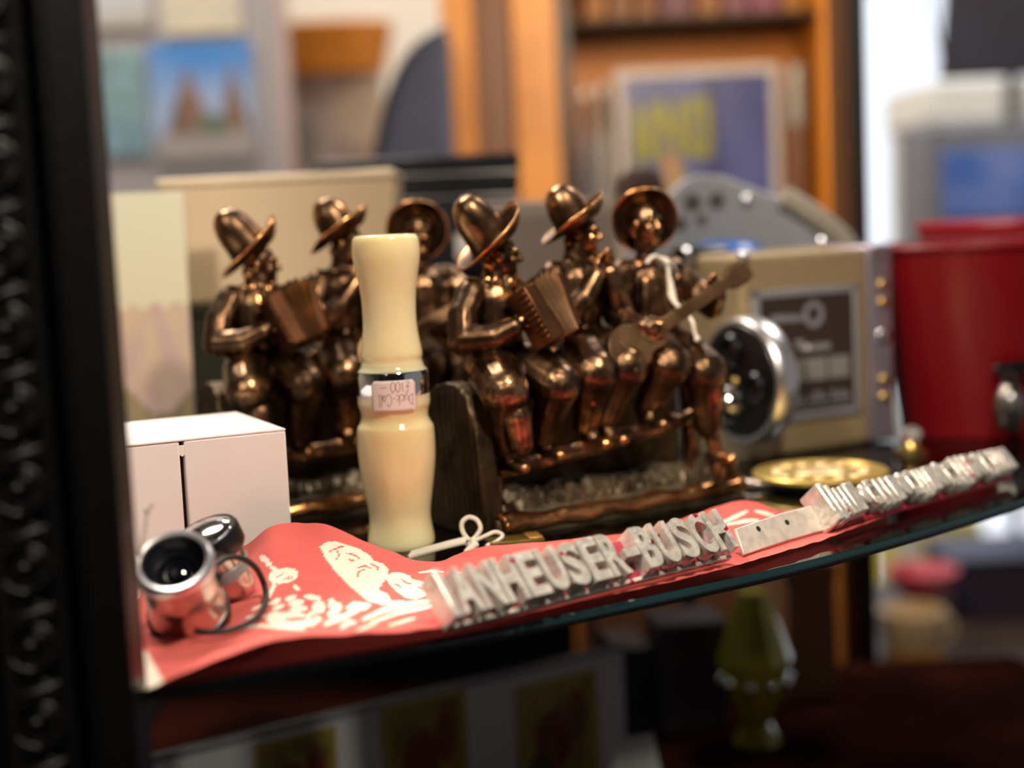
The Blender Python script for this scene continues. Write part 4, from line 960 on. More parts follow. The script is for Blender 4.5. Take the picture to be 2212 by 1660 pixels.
obj('corner_stud', MB().ellipsoid((0.066, 0.010, CH + 0.0030), (0.0034, 0.0034, 0.0042)), M_CHROME, mv)
obj('crank_plate', MB().lathe([(0.0001, 0.0), (0.010, 0.0), (0.010, 0.0012), (0.0001, 0.0014)], 32, YM(0.012, 0.011, 0.0004)), M_BEIGE, mv)

# ------------------------------------------------------------------ red pail and clasp at the right
M_RED = mat('red_enamel', '#74030d', 0.38, var=0.15, scale=8)
pc = pxZ(2112, 935, 0.0); pr = Vector((pc.x + 0.004, pc.y + 0.016, 0))
pail = thing('red_pail', 'bright red tapered tin pail behind the end of the shelf display', 'pail', tuple(pr))
obj('wall', MB().lathe([(0.0001, 0.0), (0.0420, 0.0), (0.0430, 0.0018), (0.0590, 0.1090), (0.0575, 0.1090), (0.0415, 0.003), (0.0001, 0.003)], 72), M_RED, pail)
obj('rim', MB().lathe([(0.0582, 0.1060), (0.0606, 0.1068), (0.0612, 0.1092), (0.0600, 0.1112), (0.0578, 0.1106)], 72, loop=True), M_RED, pail)
q0 = pxY(2180, 880, pr.y - 0.058); Fc = Vector((q0.x, q0.y, 0))
cl = thing('metal_locket', 'dark metal oval locket on a clasp propped against the red pail', 'locket', tuple(Fc))
zc = q0.z
obj('oval_case', MB().ellipsoid((0, 0, max(zc, 0.013)), (0.0088, 0.0045, 0.0145)), mat('tarnished_pewter', (0.28, 0.25, 0.22, 1), 0.28, 1.0, var=0.4, scale=150), cl)
obj('stone', MB().ellipsoid((0.001, -0.0040, max(zc, 0.013) + 0.003), (0.0042, 0.0022, 0.0060)), M_STEEL, cl)
obj('clasp_bar', MB().capsule((-0.006, 0.002, zc + 0.0215), (0.014, 0.004, zc + 0.0225), 0.0028, 0.0034), M_BLACK, cl)
obj('clasp_link', MB().lathe([(0.0026, -0.0007), (0.0040, -0.0007), (0.0040, 0.0007), (0.0026, 0.0007)], 24, frame((0, 0, zc + 0.0165), (0, -1, 0)), loop=True), M_STEEL, cl)
# little clear stopper between medallion and pail
q0 = pxZ(1968, 985, 0.0)
sp = thing('glass_stopper', 'small clear glass and gilt stopper beyond the brass medallion', 'stopper', tuple(q0))
M_CLEAR = mat('clear_glass', (1, 1, 1, 1), 0.05, 0, var=0.0); M_CLEAR.node_tree.nodes['Principled BSDF'].inputs['Transmission Weight'].default_value = 0.85
obj('stem', MB().lathe([(0.0001, 0), (0.0085, 0), (0.009, 0.002), (0.005, 0.005), (0.0042, 0.008), (0.0001, 0.008)], 28), M_BRASS, sp)
obj('bulb', MB().ellipsoid((0.0, 0, 0.0118), (0.0062, 0.0062, 0.0045)), M_CLEAR, sp)
q0 = pxY(1635, 1045, 0.712)
lf = tag(obj('metal_leaf', MB().ellipsoid((q0.x, q0.y, 0.0025), (0.0085, 0.0035, 0.0022), Matrix.Rotation(math.radians(-25), 3, 'Z')), mat('pewter', (0.45, 0.38, 0.33, 1), 0.35, 0.8)), 'small grey metal leaf lying by the bookend\'s outer corner', 'ornament')

# ------------------------------------------------------------------ things standing further back on the shelf
def slab_px(x0, y0, x1, y1, Y, depth, z0=None):
    """box whose front fills a pixel rectangle at distance Y; returns lo, hi"""
    a, b = pxY(x0, (y0 + y1) / 2, Y), pxY(x1, (y0 + y1) / 2, Y)
    t, u = pxY((x0 + x1) / 2, y0, Y), pxY((x0 + x1) / 2, y1, Y)
    return (a.x, Y, u.z if z0 is None else z0), (b.x, Y + depth, t.z)
M_CERAM = mat('cream_ceramic', '#c9b190', 0.45, var=0.08, scale=10)
lo, hi = slab_px(352, 388, 858, 650, 0.86, 0.07)
dkb = thing('olive_box', 'dark olive box standing under the cream ceramic trough', 'box', ((lo[0] + hi[0]) / 2, 0.895, 0))
hx = (hi[0] - lo[0]) / 2
zz = lo[2]
obj('case', MB().box((-hx + 0.004, -0.035, 0), (hx - 0.01, 0.035, zz - 0.006)), mat('dark_olive_board', '#2a2a1c', 0.6), dkb, bevel=0.003)
obj('lid', MB().box((-hx + 0.002, -0.037, zz - 0.006), (hx - 0.008, 0.037, zz)), mat('olive_lid', '#36351f', 0.6), dkb, bevel=0.002)
tr = thing('ceramic_trough', 'cream glazed ceramic trough with flared end behind the far bookend', 'planter', ((lo[0] + hi[0]) / 2, 0.895, zz))
H = hi[2] - zz
rs = []
for k in range(9):
    t = k / 8; fl = 0.010 * (1 - t) ** 2
    rs.append([Vector((-hx, -0.036, t * H)), Vector((hx - fl * 1.4, -0.036, t * H + 0.004 * t)), Vector((hx - fl * 1.4, 0.036, t * H + 0.004 * t)), Vector((-hx, 0.036, t * H))])
obj('trough_wall', MB().rings(rs), M_CERAM, tr, bevel=0.003, seg=3)
obj('rim', MB().box((-hx - 0.0015, -0.038, H - 0.002), (hx + 0.001, 0.038, H + 0.003)), mat('pale_ceramic_rim', '#d9c3a4', 0.4), tr, bevel=0.002, seg=3)

def picture(name, x0, y0, x1, y1, Y, paint, label, cat, parent=None, thick=0.003, lean=0.0, n=(60, 60), rz=0.0, frame_w=0, frame_m=None, standz=None, group=None):
    """printed card with thickness: front grid carries the print as colours of the paper"""
    a, b = pxY(x0, (y0 + y1) / 2, Y), pxY(x1, (y0 + y1) / 2, Y); t, u = pxY((x0 + x1) / 2, y0, Y), pxY((x0 + x1) / 2, y1, Y)
    w, h = b.x - a.x, t.z - u.z
    root = thing(name, label, cat, ((a.x + b.x) / 2, Y, u.z), rz, group); root.rotation_euler = (-lean, 0, rz)
    vs, cs, fs = [], [], []
    nx, ny = n
    for j in range(ny + 1):
        for i in range(nx + 1):
            s, q = i / nx, j / ny
            vs.append((-w / 2 + w * s, 0, h * q)); cs.append(lin(paint(s, q)) if isinstance(paint(s, q), str) else paint(s, q))
    fs = [(j * (nx + 1) + i, j * (nx + 1) + i + 1, (j + 1) * (nx + 1) + i + 1, (j + 1) * (nx + 1) + i) for j in range(ny) for i in range(nx)]
    me = bpy.data.meshes.new('print'); me.from_pydata(vs, [], fs); me.update()
    ca = me.color_attributes.new('print', 'FLOAT_COLOR', 'POINT'); ca.data.foreach_set('color', [x for c in cs for x in c])
    o = obj('print', me, M_PRINT, root, sm=0)
    obj('backing', MB().box((-w / 2, 0.0002, 0), (w / 2, thick, h)), M_CARD, root, sm=0)
    if frame_w:
        f = frame_w
        for nm, l_, h_ in (('frame_bar', (-w / 2 - f, -0.004, -f), (w / 2 + f, thick, 0)), ('frame_bar', (-w / 2 - f, -0.004, h), (w / 2 + f, thick, h + f)), ('frame_bar', (-w / 2 - f, -0.004, 0), (-w / 2, thick, h)), ('frame_bar', (w / 2, -0.004, 0), (w / 2 + f, thick, h))):
            obj(nm, MB().box(l_, h_), frame_m, root, bevel=0.001)
    return root, w, h
M_PRINT = attr_mat('printed_paper', 0.4); M_CARD = mat('card_stock', '#c9c0b0', 0.7)
def mixc(a, b, t):
    t = max(0.0, min(1.0, t)); A, B = lin(a), lin(b); return tuple(A[k] * (1 - t) + B[k] * t for k in range(4))
def sm01(a, b, x):
    t = max(0, min(1, (x - a) / (b - a))); return t * t * (3 - 2 * t)
def N(s, q, f, seed): return noise.noise(Vector((s * f, q * f, seed)))
def desert(s, q):
    if q > 0.62 + 0.04 * N(s, 0, 5, 1): return mixc('#c4bb98', '#bfbaa2', q)
    if q > 0.30 + 0.05 * math.sin(s * 7): return mixc('#a98f8c', '#b79f86', 0.5 + N(s, q, 6, 2))
    if q > 0.20: return mixc('#6e6455', '#8a7a55', 0.5 + N(s, q, 9, 4))
    return mixc('#8c6a3c', '#a9853f', 0.5 + N(s, q, 14, 3))
lo_, hi_ = None, None
zc0 = pxY(330, 905, 0.78).z
pcard, w_, h_ = picture('picture_card', 190, 340, 400, 995, 0.78, desert, 'pale desert landscape picture card standing behind the white box', 'picture card', thick=0.002, lean=math.radians(7), rz=math.radians(4))
pcard.location.z = 0.0012

# black ribbed case behind the figures
M_NAVYB = mat('black_leatherette', '#10131c', 0.3, var=0.3, scale=60)
lo, hi = slab_px(680, 338, 1125, 372, 0.985, 0.10)
kc = thing('black_case', 'black case with highlight lines built along its edges behind the musicians', 'case', ((lo[0] + hi[0]) / 2, 1.03, 0))
cx = (lo[0] + hi[0]) / 2
zt = hi[2]; zl = pxY(1000, 375, 0.985).z; zm = pxY(1000, 425, 0.985).z
xr = pxY(1125, 400, 0.985).x - cx; xl = pxY(855, 400, 0.985).x - cx; xll = lo[0] - cx; xm = pxY(1010, 500, 0.985).x - cx
obj('top_lid', MB().box((xll, -0.045, zl + 0.001), (xr, 0.045, zt)), M_NAVYB, kc, bevel=0.002)
obj('middle_tray', MB().box((xl, -0.044, zm + 0.001), (xr - 0.001, 0.045, zl)), M_NAVYB, kc, bevel=0.002)
obj('body', MB().box((xl, -0.043, 0.0), (xr - 0.004, 0.045, zm)), mat('navy_black_board', '#141a2c', 0.35), kc, bevel=0.002)
for z in (zl, zm): obj('highlight_bead', MB().capsule((xl + 0.004, -0.0455, z), (xr - 0.003, -0.0455, z), 0.0009, 0.0009), M_STEEL, kc)  # steel beads stand in for the highlight lines along the case edges
lb = obj('paper_label', MB().box((pxY(985, 520, .985).x - cx, -0.0455, pxY(1000, 560, .985).z), (pxY(1015, 520, .985).x - cx, -0.0435, pxY(1000, 505, .985).z)), M_WHITE, kc)

# grey-mauve carton and holed grey bracket
M_GREYC = mat('grey_mauve_card', '#80746e', 0.7, var=0.15, scale=12)
lo, hi = slab_px(1052, 432, 1330, 600, 0.905, 0.05)
gx = thing('grey_carton', 'dusty grey carton standing behind the two hatted musicians', 'box', ((lo[0] + hi[0]) / 2, 0.93, 0)); hx = (hi[0] - lo[0]) / 2
obj('carton', MB().box((-hx, -0.025, 0), (hx, 0.025, hi[2] - 0.004)), M_GREYC, gx, bevel=0.002)
obj('lid', MB().box((-hx - 0.001, -0.026, hi[2] - 0.012), (hx + 0.001, 0.026, hi[2])), mat('grey_lid', '#8f837a', 0.65), gx, bevel=0.002)

def poly_px(pts, Y, cx):
    return [(lambda p: (p.x - cx, p.z))(pxY(x, y, Y)) for x, y in pts]
XZ = lambda y: Matrix(((1, 0, 0, 0), (0, 0, 1, y), (0, 1, 0, 0), (0, 0, 0, 1)))
Yb = 0.925
cx = pxY(1600, 480, Yb).x
brk = thing('grey_bracket', 'pale grey metal plate with round holes behind the movie camera', 'bracket', (cx, Yb, 0))
pts = [(1405, 470), (1440, 425), (1475, 390), (1510, 376), (1560, 380), (1600, 395), (1660, 418), (1705, 428), (1760, 468), (1815, 512), (1840, 545), (1850, 830), (1400, 830)]
pg = poly_px(pts, Yb, cx); pg[-1] = (pg[-1][0], 0.0); pg[-2] = (pg[-2][0], 0.0)
M_GREYP = mat('grey_painted_metal', '#8f9299', 0.45, 0.2, var=0.12, scale=15)
obj('plate', MB().prism(pg, 0.0, 0.010, XZ(0)), M_GREYP, brk, bevel=0.002)
rib = [(-0.0 + p.x - cx, -0.002, p.z) for p in spline([pxY(1690, 425, Yb), pxY(1750, 462, Yb), pxY(1812, 512, Yb), pxY(1835, 545, Yb)], 5)]
obj('edge_roll', MB().tube(rib, 0.007, 12), mat('pale_roll', '#a39b8c', 0.4, 0.3), brk)
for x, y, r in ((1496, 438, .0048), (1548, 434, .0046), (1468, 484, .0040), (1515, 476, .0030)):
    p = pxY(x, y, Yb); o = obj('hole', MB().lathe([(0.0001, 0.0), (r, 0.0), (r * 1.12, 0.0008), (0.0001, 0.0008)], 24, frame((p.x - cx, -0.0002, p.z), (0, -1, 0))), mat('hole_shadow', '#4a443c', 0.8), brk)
p = pxY(1612, 432, Yb); obj('stud', MB().ellipsoid((p.x - cx, -0.002, p.z), (.0036, .0036, .0036)), M_CHROME, brk)
Yd = 0.895
p = pxY(1570, 533, Yd)
bd_ = thing('blue_dish', 'small bright blue shallow dish on a stand above the viewfinder', 'dish', (p.x, Yd + 0.004, 0))
obj('bowl', MB().lathe([(0.0001, p.z + 0.003), (0.012, p.z + 0.0035), (0.020, p.z + 0.001), (0.0235, p.z - 0.003), (0.0225, p.z - 0.005), (0.010, p.z - 0.006), (0.0001, p.z - 0.006)], 40), mat('cobalt_enamel', '#1a5aa8', 0.3), bd_)
obj('stem', MB().lathe([(0.0001, p.z - 0.006), (0.005, p.z - 0.006), (0.004, 0.010), (0.012, 0.002), (0.012, 0), (0.0001, 0)], 28), M_BLACK, bd_)
# red tin seen between the bookends
q0 = pxY(1005, 790, 0.80)
rt = thing('red_tin', 'small red tin peeping out under the accordion player\'s elbow', 'tin', (q0.x, 0.815, 0))
obj('can', MB().lathe([(0.0001, 0), (0.016, 0), (0.0165, 0.001), (0.0165, 0.0715), (0.0155, 0.0725), (0.0001, 0.0725)], 40), mat('pure_red_tin', '#c40b0e', 0.4), rt)
obj('lid', MB().lathe([(0.0001, 0.0725), (0.0168, 0.0725), (0.0170, 0.0765), (0.0160, 0.0775), (0.0001, 0.0775)], 40), mat('red_tin_lid', '#a80a0c', 0.35), rt)

# second, taller red pail behind the first
q0 = pxY(2170, 700, 1.0)
p2 = thing('red_pail', 'darker red wide pail partly hidden behind the bright red pail', 'pail', (q0.x, 1.0, 0)); zt = pxY(2150, 474, 1.0).z
obj('wall', MB().lathe([(0.0001, 0.0), (0.040, 0.0), (0.041, 0.0018), (0.0560, zt - 0.004), (0.0545, zt - 0.004), (0.0395, 0.003), (0.0001, 0.003)], 72), mat('dark_red_enamel', '#8e1018', 0.4), p2)
obj('rim', MB().lathe([(0.0550, zt - 0.006), (0.0572, zt - 0.005), (0.0576, zt - 0.002), (0.0566, zt), (0.0546, zt - 0.001)], 72, loop=True), mat('red_rim', '#9c1a22', 0.35), p2)

# ------------------------------------------------------------------ wooden bookcase behind the cabinet
YB = 1.50
M_OAK = mat('honey_oak', '#c27f34', 0.5, var=0.25, scale=7, col2='#a3641f')
M_OAKD = mat('amber_back_board', '#bb6d02', 0.55, var=0.2, scale=6)
M_BROWNW = mat('brown_stained_wood', '#6b432a', 0.55, scale=7); M_DARKW = mat('dark_walnut', '#2b1a12', 0.5, scale=8)
def X(px, py, Y): return pxY(px, py, Y).x
def Zp(px, py, Y): return pxY(px, py, Y).z
bc = thing('bookcase', 'honey coloured wooden bookcase with an amber back board behind the cabinet', 'bookcase', (X(1400, 300, YB), YB, Z_FLOOR))
bo = Vector(bc.location)
def bbox(name, x0, x1, y0, y1, z0, z1, m, bev=0.002):
    return obj(name, MB().box((x0 - bo.x, y0 - bo.y, z0 - bo.z), (x1 - bo.x, y1 - bo.y, z1 - bo.z)), m, bc, bevel=bev)
TOPZ = 0.75
bbox('stile', X(958, 200, YB), X(1028, 200, YB), YB, YB + 0.03, Z_FLOOR, TOPZ, M_OAK)
bbox('recessed_panel', X(1028, 200, YB), X(1112, 200, YB), YB + 0.012, YB + 0.03, Z_FLOOR, TOPZ, M_BROWNW)
bbox('stile', X(1112, 200, YB), X(1206, 200, YB), YB, YB + 0.03, Z_FLOOR, TOPZ, M_OAK)
bbox('inner_side', X(1206, 200, YB), X(1238, 200, YB), YB + 0.004, YB + 0.135, Z_FLOOR, TOPZ, M_DARKW)
bbox('back_panel', X(1230, 200, YB), X(1850, 200, YB), YB + 0.135, YB + 0.15, Z_FLOOR, TOPZ, M_OAKD)
bbox('stile', X(1775, 200, YB), X(1835, 200, YB), YB - 0.004, YB + 0.135, Z_FLOOR, TOPZ, M_OAKD)
bbox('stile', X(1835, 200, YB), X(1862, 200, YB), YB - 0.006, YB + 0.135, Z_FLOOR, TOPZ, M_DARKW)
z1 = Zp(1500, 52, YB); bbox('shelf_board', X(1236, 200, YB), X(1776, 200, YB), YB + 0.002, YB + 0.135, z1 + 0.003, z1 + 0.010, mat('dark_ochre_edge', '#33200a', 0.85))
z2 = Zp(1500, 620, YB); bbox('shelf_board', X(1236, 200, YB), X(1776, 200, YB), YB + 0.002, YB + 0.135, z2 - 0.012, z2, M_BROWNW)
bbox('lower_front', X(1236, 200, YB), X(1776, 200, YB), YB + 0.004, YB + 0.02, Z_FLOOR, z2 - 0.012, M_BROWNW)
# books above the shelf board
for k, (x0, x1, h, c) in enumerate(((1262, 1310, .10, '#8a5208'), (1312, 1372, .12, '#6b3c10'), (1374, 1420, .11, '#70400c'), (1424, 1500, .13, '#5a2f38'), (1503, 1560, .12, '#7a4a10'), (1563, 1620, .13, '#6a3a48'), (1622, 1690, .12, '#70384a'), (1693, 1738, .13, '#94600c'))):
    a, b = X(x0, 20, YB + .05), X(x1, 20, YB + .05)
    t = thing('book', ['ochre brown book at the inner end of the upper shelf', 'brown book second from the inner end of the upper shelf', 'amber brown book third from the inner end of the upper shelf', 'wide maroon book in the middle of the upper shelf', 'amber book between two plum books on the upper shelf', 'plum book sixth along the upper shelf', 'wide rosy plum book next to the last ochre one', 'bright ochre book last on the upper shelf, by the stile'][k], 'book', ((a + b) / 2, YB + .05, z1 + 0.0106), 0, 'books on the upper shelf')
    w = (b - a) / 2 - .0005; m = mat('book_cloth', c, 0.6)
    obj('cover', MB().box((-w, 0, 0), (w, 0.07, h)), m, t, bevel=0.003); obj('pages', MB().box((-w + .002, 0.004, h), (w - .002, 0.068, h + 0.0006)), M_CARD, t, sm=0)
# framed blue print with green-yellow lettering strokes
def stroke_d(s, q, a, b):
    ax_, ay = a; bx_, by = b; dx, dy = bx_ - ax_, by - ay; t = max(0, min(1, ((s - ax_) * dx + (q - ay) * dy) / (dx * dx + dy * dy + 1e-9)))
    return math.hypot(s - ax_ - t * dx, q - ay - t * dy)
LET = [((.07, .58), (.08, .84)), ((.08, .84), (.17, .60)), ((.17, .60), (.19, .84)), ((.25, .60), (.25, .86)), ((.25, .86), (.38, .62)), ((.38, .62), (.38, .86)), ((.46, .62), (.46, .86)), ((.46, .86), (.55, .87)), ((.55, .87), (.56, .62)), ((.46, .62), (.56, .62))]
def bluep(s, q):
    c = mixc('#33366a', '#4c5188', 0.5 + 0.9 * N(s, q, 3, 8)); 
    if 0.52 < s < 0.68: c = mixc('#262a54', '#40437a', abs(s - .6) / .08)
    if min(stroke_d(s, q, a, b) for a, b in LET) < 0.032: c = lin('#7a7414')
    if ((s - .33) / .13) ** 2 + ((q - .28) / .30) ** 2 < 1: c = mixc('#94795a', '#7f7a52', 0.5 + N(s, q, 6, 1))
    if ((s - .30) / .05) ** 2 + ((q - .56) / .06) ** 2 < 1: c = lin('#a8743c')
    if ((s - .52) / .05) ** 2 + ((q - .26) / .2) ** 2 < 1: c = lin('#6a3020')
    if ((s - .72) / .06) ** 2 + ((q - .12) / .05) ** 2 < 1: c = lin('#a0602c')
    return c
yp = YB + 0.06
M_MOUNT = mat('white_mount', '#bdb0a8', 0.6)
fp, w_, h_ = picture('framed_print', 1352, 128, 1668, 560, yp, bluep, 'blue print with yellow-green lettering in a white frame on the bookcase', 'picture', thick=0.008, frame_w=0.0092, frame_m=M_MOUNT, rz=math.radians(0))
fp.location.z = z2 + 0.0094
# things beside the print
for k, (x0, x1, y0, c, lab) in enumerate(((1250, 1282, 180, '#6c6670', 'grey bottle against the bookcase side'), (1286, 1322, 172, '#8d8784', 'pale bottle touching the framed print'))):
    a, b = X(x0, 300, yp), X(x1, 300, yp); r = (b - a) / 2; h = Zp(x0, y0, yp) - z2
    t = thing('bottle', lab, 'bottle', ((a + b) / 2, yp + r, z2), 0, 'bottles beside the framed print'); m = mat('bottle_glaze', c, 0.35)
    obj('flask', MB().lathe([(0.0001, 0), (r * .95, 0), (r, .004), (r, h * .62), (r * .8, h * .72), (r * .42, h * .8), (r * .4, h * .93), (0.0001, h * .93)], 28), m, t)
    obj('stopper', MB().lathe([(0.0001, h * .93), (r * .46, h * .93), (r * .5, h * .98), (0.0001, h)], 20), M_STEEL, t)
a, b = X(1702, 300, YB + .03), X(1746, 300, YB + .03)
t = thing('spice_tin', 'grey lidded tin standing between the framed print and bookcase stile', 'tin', ((a + b) / 2, YB + .035, z2 + .0006)); h = Zp(1730, 140, YB + .03) - z2; r = (b - a) / 2
obj('can', MB().lathe([(0.0001, 0), (r, 0), (r, h * .70), (r * .98, h * .72), (0.0001, h * .72)], 32), M_BROWNW, t); obj('lid', MB().lathe([(0.0001, h * .72), (r * 1.02, h * .72), (r * 1.02, h * .98), (r * .95, h), (0.0001, h)], 32), mat('grey_tin', '#857d74', 0.4, 0.3), t)
# brown felt hat in front of the print
Yh = 1.12
p = pxY(1385, 420, Yh)
ht = thing('felt_hat', 'dark brown felt hat on a stand before the framed print', 'hat', (p.x, Yh, 0.0), 0)
ht.location.y = 0.985
p = pxY(1385, 425, 0.985); ht.location.x = p.x
obj('crown', MB().lathe([(0.0001, p.z + .018), (.009, p.z + .0175), (.0145, p.z + .012), (.0165, p.z), (.0001, p.z)], 32), mat('brown_felt', '#38231c', 0.9, bump=0.4), ht)
obj('brim', MB().lathe([(.016, p.z), (.024, p.z - .002), (.0245, p.z - .0035), (.016, p.z - .002)], 32, loop=True), mat('brown_felt_brim', '#3a251e', 0.9), ht)
obj('stand', MB().lathe([(.0001, p.z), (.004, p.z), (.004, .01), (.014, .003), (.014, 0), (.0001, 0)], 24), M_DARKW, ht)

# cabinet's back corner post
YP = 1.08
x0, x1 = X(1840, 300, YP), X(1874, 300, YP)
cp = thing('cabinet_post', 'dark wooden back corner post of the display cabinet', 'cabinet frame', ((x0 + x1) / 2, YP, Z_FLOOR))
w = (x1 - x0) / 2
obj('post', MB().box((-w, 0, 0), (w, 0.02, 1.75)), mat('near_black_wood', '#1a120d', 0.45), cp, bevel=0.002)
obj('lit_edge_strip', MB().box((-w - 0.012, 0.004, 0), (-w, 0.018, 1.75)), mat('amber_lit_edge', '#6b3f0c', 0.5), cp, bevel=0.001)  # amber colour stands for the lit left face of the dark post

# ------------------------------------------------------------------ card rack and pictures at the upper left
YR = 1.80
rk = thing('card_rack', 'tall grey display panel holding postcards at the upper left', 'display panel', (X(390, 200, YR), YR, Z_FLOOR))
hw = (X(580, 200, YR) - X(150, 200, YR)) / 2
obj('panel', MB().box((-hw, 0.006, 0.05), (hw, 0.02, 1.9)), mat('grey_lilac_panel', '#8d898c', 0.7, scale=4), rk, bevel=0.002)
obj('panel_edge', MB().box((hw, 0.0, 0.05), (hw + .012, 0.024, 1.9)), mat('pale_pink_edge', '#a38e88', 0.6), rk, bevel=0.001)
obj('foot_rail', MB().box((-hw, -0.12, 0.0), (hw, 0.14, 0.05)), M_DARKW, rk, bevel=0.004)
def canyon(s, q):
    c = mixc('#3a72b0', '#8496b4', (0.95 - q) * 1.9 + 0.3 * N(s, q, 3, 1))
    for cx_, wd, top in ((.36, .22, .80), (.80, .13, .84)):
        if q < top - abs(s - cx_) / wd * 0.55 * (1.0 if s < cx_ else 0.9): c = mixc('#5c483c', '#7a6050', 0.5 + N(s, q, 6, 5))
    if q < 0.22 + 0.05 * N(s, 0, 4, 2): c = mixc('#7f7c82', '#8f8880', 0.5 + N(s, q, 7, 7))
    if ((s - .60) / .16) ** 2 + ((q - .30) / .08) ** 2 < 1: c = lin('#4f5f4a')
    return c
def teal(s, q):
    return mixc('#7894a0', '#58706a', 0.5 + 0.9 * N(s * .7, q * 1.6, 5, 3)) if q > .35 else mixc('#5c7480', '#6b8896', 0.5 + N(s, q, 5, 6))
def cream(s, q): return mixc('#a8a294', '#b4ac98', 0.5 + N(s, q, 4, 2))
def lilac(s, q): return mixc('#aab0bc', '#9a968f', 1.1 - q * 1.3 + 0.4 * N(s, q, 3, 4))
def duskp(s, q):
    c = mixc('#9c8a82', '#b09a8e', 0.5 + N(s, q, 4, 9))
    if ((s - .30) / .14) ** 2 + ((q - .35) / .30) ** 2 < 1: c = lin('#7e7670')
    if ((s - .80) / .22) ** 2 + ((q - .62) / .30) ** 2 < 1: c = mixc('#c0ad98', '#b59c80', q)
    if ((s - .85) / .16) ** 2 + ((q - .22) / .10) ** 2 < 1: c = lin('#a08672')
    return c
GP = 'postcards on the grey panel'
picture('postcard', 326, 90, 548, 345, YR, canyon, 'postcard of brown buttes under a bright blue sky', 'postcard', group=GP)
picture('postcard', 165, 108, 318, 338, YR, teal, 'teal and grey postcard next to the black cabinet stile', 'postcard', group=GP)
picture('postcard', 345, -70, 520, 72, YR, cream, 'cream postcard above the blue sky postcard', 'postcard', group=GP)
picture('postcard', 165, -70, 325, 60, YR, lilac, 'pale lilac postcard at the top of the panel', 'postcard', group=GP)
# round table behind with a picture and an orange basket
YT = 2.1
ztb = Zp(700, 392, YT)
tb = thing('side_table', 'pale side table carrying the dusky picture and orange basket', 'table', (X(700, 390, YT), YT + .10, Z_FLOOR)); hT = ztb - Z_FLOOR
obj('tabletop', MB().box((-0.13, -0.14, hT - .02), (0.20, 0.18, hT)), mat('pale_table', '#a59c94', 0.6), tb, bevel=.004)
for sx, sy in ((-.11, -.12), (.18, -.12), (-.11, .16), (.18, .16)): obj('leg', MB().box((sx - .012, sy - .012, 0), (sx + .012, sy + .012, hT - .02)), M_DARKW, tb, bevel=.002)
pp, w_, h_ = picture('dusky_picture', 575, 160, 830, 392, YT, duskp, 'dusky mauve and cream picture standing on the side table', 'picture', thick=.03)
hb = Zp(700, 160, YT)
sk = thing('orange_basket', 'orange woven basket set on top of the dusky picture', 'basket', (X(700, 100, YT), YT + .016, hb + .0006))
rB = (X(845, 100, YT) - X(560, 100, YT)) / 2; hB = Zp(700, 50, YT) - hb
mb = MB()
M_ORANGE = mat('orange_wicker', '#dd8a18', 0.6, var=.25, scale=60, bump=.6, bscale=120)
for k in range(7):
    t = k / 6; rr_ = rB * (0.86 + .14 * t)
    ring = [Vector((rr_ * math.cos(2 * PI * j / 40), rr_ * .5 * math.sin(2 * PI * j / 40), hB * (.07 + .86 * t))) for j in range(40)]
    obj('wicker_coil', MB().tube(ring, hB * .075, 8, loop=True), M_ORANGE, sk)
obj('inner_wall', MB().lathe([(0.0001, 0), (rB * .85, 0), (rB * .98, hB * .95), (rB * .93, hB * .95), (rB * .8, hB * .08), (0.0001, hB * .08)], 40, Matrix.Diagonal((1, .5, 1, 1))), M_ORANGE, sk)
# navy padded case leaning against the bookcase
YN = 1.40
pts = [(968, 60), (925, 78), (885, 118), (855, 170), (836, 225), (820, 290), (812, 350), (815, 600), (968, 600)]
cx = X(890, 300, YN); pg = poly_px(pts, YN, cx); pg = [(x, z - Z_FLOOR) for x, z in pg]; pg[-1] = (pg[-1][0], 0); pg[-2] = (pg[-2][0], 0)
nv_ = thing('padded_case', 'tall navy padded instrument case with rounded shoulder beside the bookcase', 'case', (cx, YN, Z_FLOOR))
obj('shell', MB().prism(pg, 0, .07, XZ(0)), mat('navy_canvas', '#33384c', 0.8, bump=.3), nv_, bevel=.008, seg=3)
seam = [Vector((x, -.001, z)) for x, z in pg[:-2]]
obj('piping', MB().tube(spline(seam, 4), .003, 8), M_BLACK, nv_)

# ------------------------------------------------------------------ towards the shop window on the right
YD = 1.75
hx0, hx1 = X(2032, 60, YD), X(2380, 60, YD); zb, zt = Zp(2120, 166, YD), Zp(2120, -160, YD)
hs = thing('hanging_board', 'dark brown board hung on cords in front of the shop window', 'sign board', ((hx0 + hx1) / 2, YD, zb)); hw = (hx1 - hx0) / 2
obj('board', MB().prism([(-hw, 0), (hw, 0), (hw, zt - zb), (-hw + .016, zt - zb)], 0, .018, XZ(0)), mat('dark_navy_brown_board', '#2c2428', 0.6, scale=8, col2='#2a2c40'), hs, bevel=.003)
obj('hanging_cord', MB().tube([Vector((-hw + .004, .008, .02)), Vector((-hw - .010, .008, .09)), Vector((-hw - .022, .008, .22)), Vector((-hw - .05, .008, 1.7 - zb))], .002, 6), M_BLACK, hs)
obj('hanging_cord', MB().tube([Vector((hw - .02, .008, zt - zb - .02)), Vector((hw - .02, .008, 1.7 - zb))], .002, 6), M_BLACK, hs)
YW = 2.25
wl = thing('white_ledge', 'white ledge unit running below the dark hanging board', 'shelf unit', (X(2180, 215, YW), YW, Z_FLOOR)); hw = X(2180, 215, YW) - X(2000, 215, YW)
za, zb_ = Zp(2120, 172, YW) - Z_FLOOR, Zp(2120, 262, YW) - Z_FLOOR
obj('ledge', MB().box((-hw, 0, zb_), (hw * 2, .25, za)), mat('white_gloss', '#d2d2cc', 0.4), wl, bevel=.004)
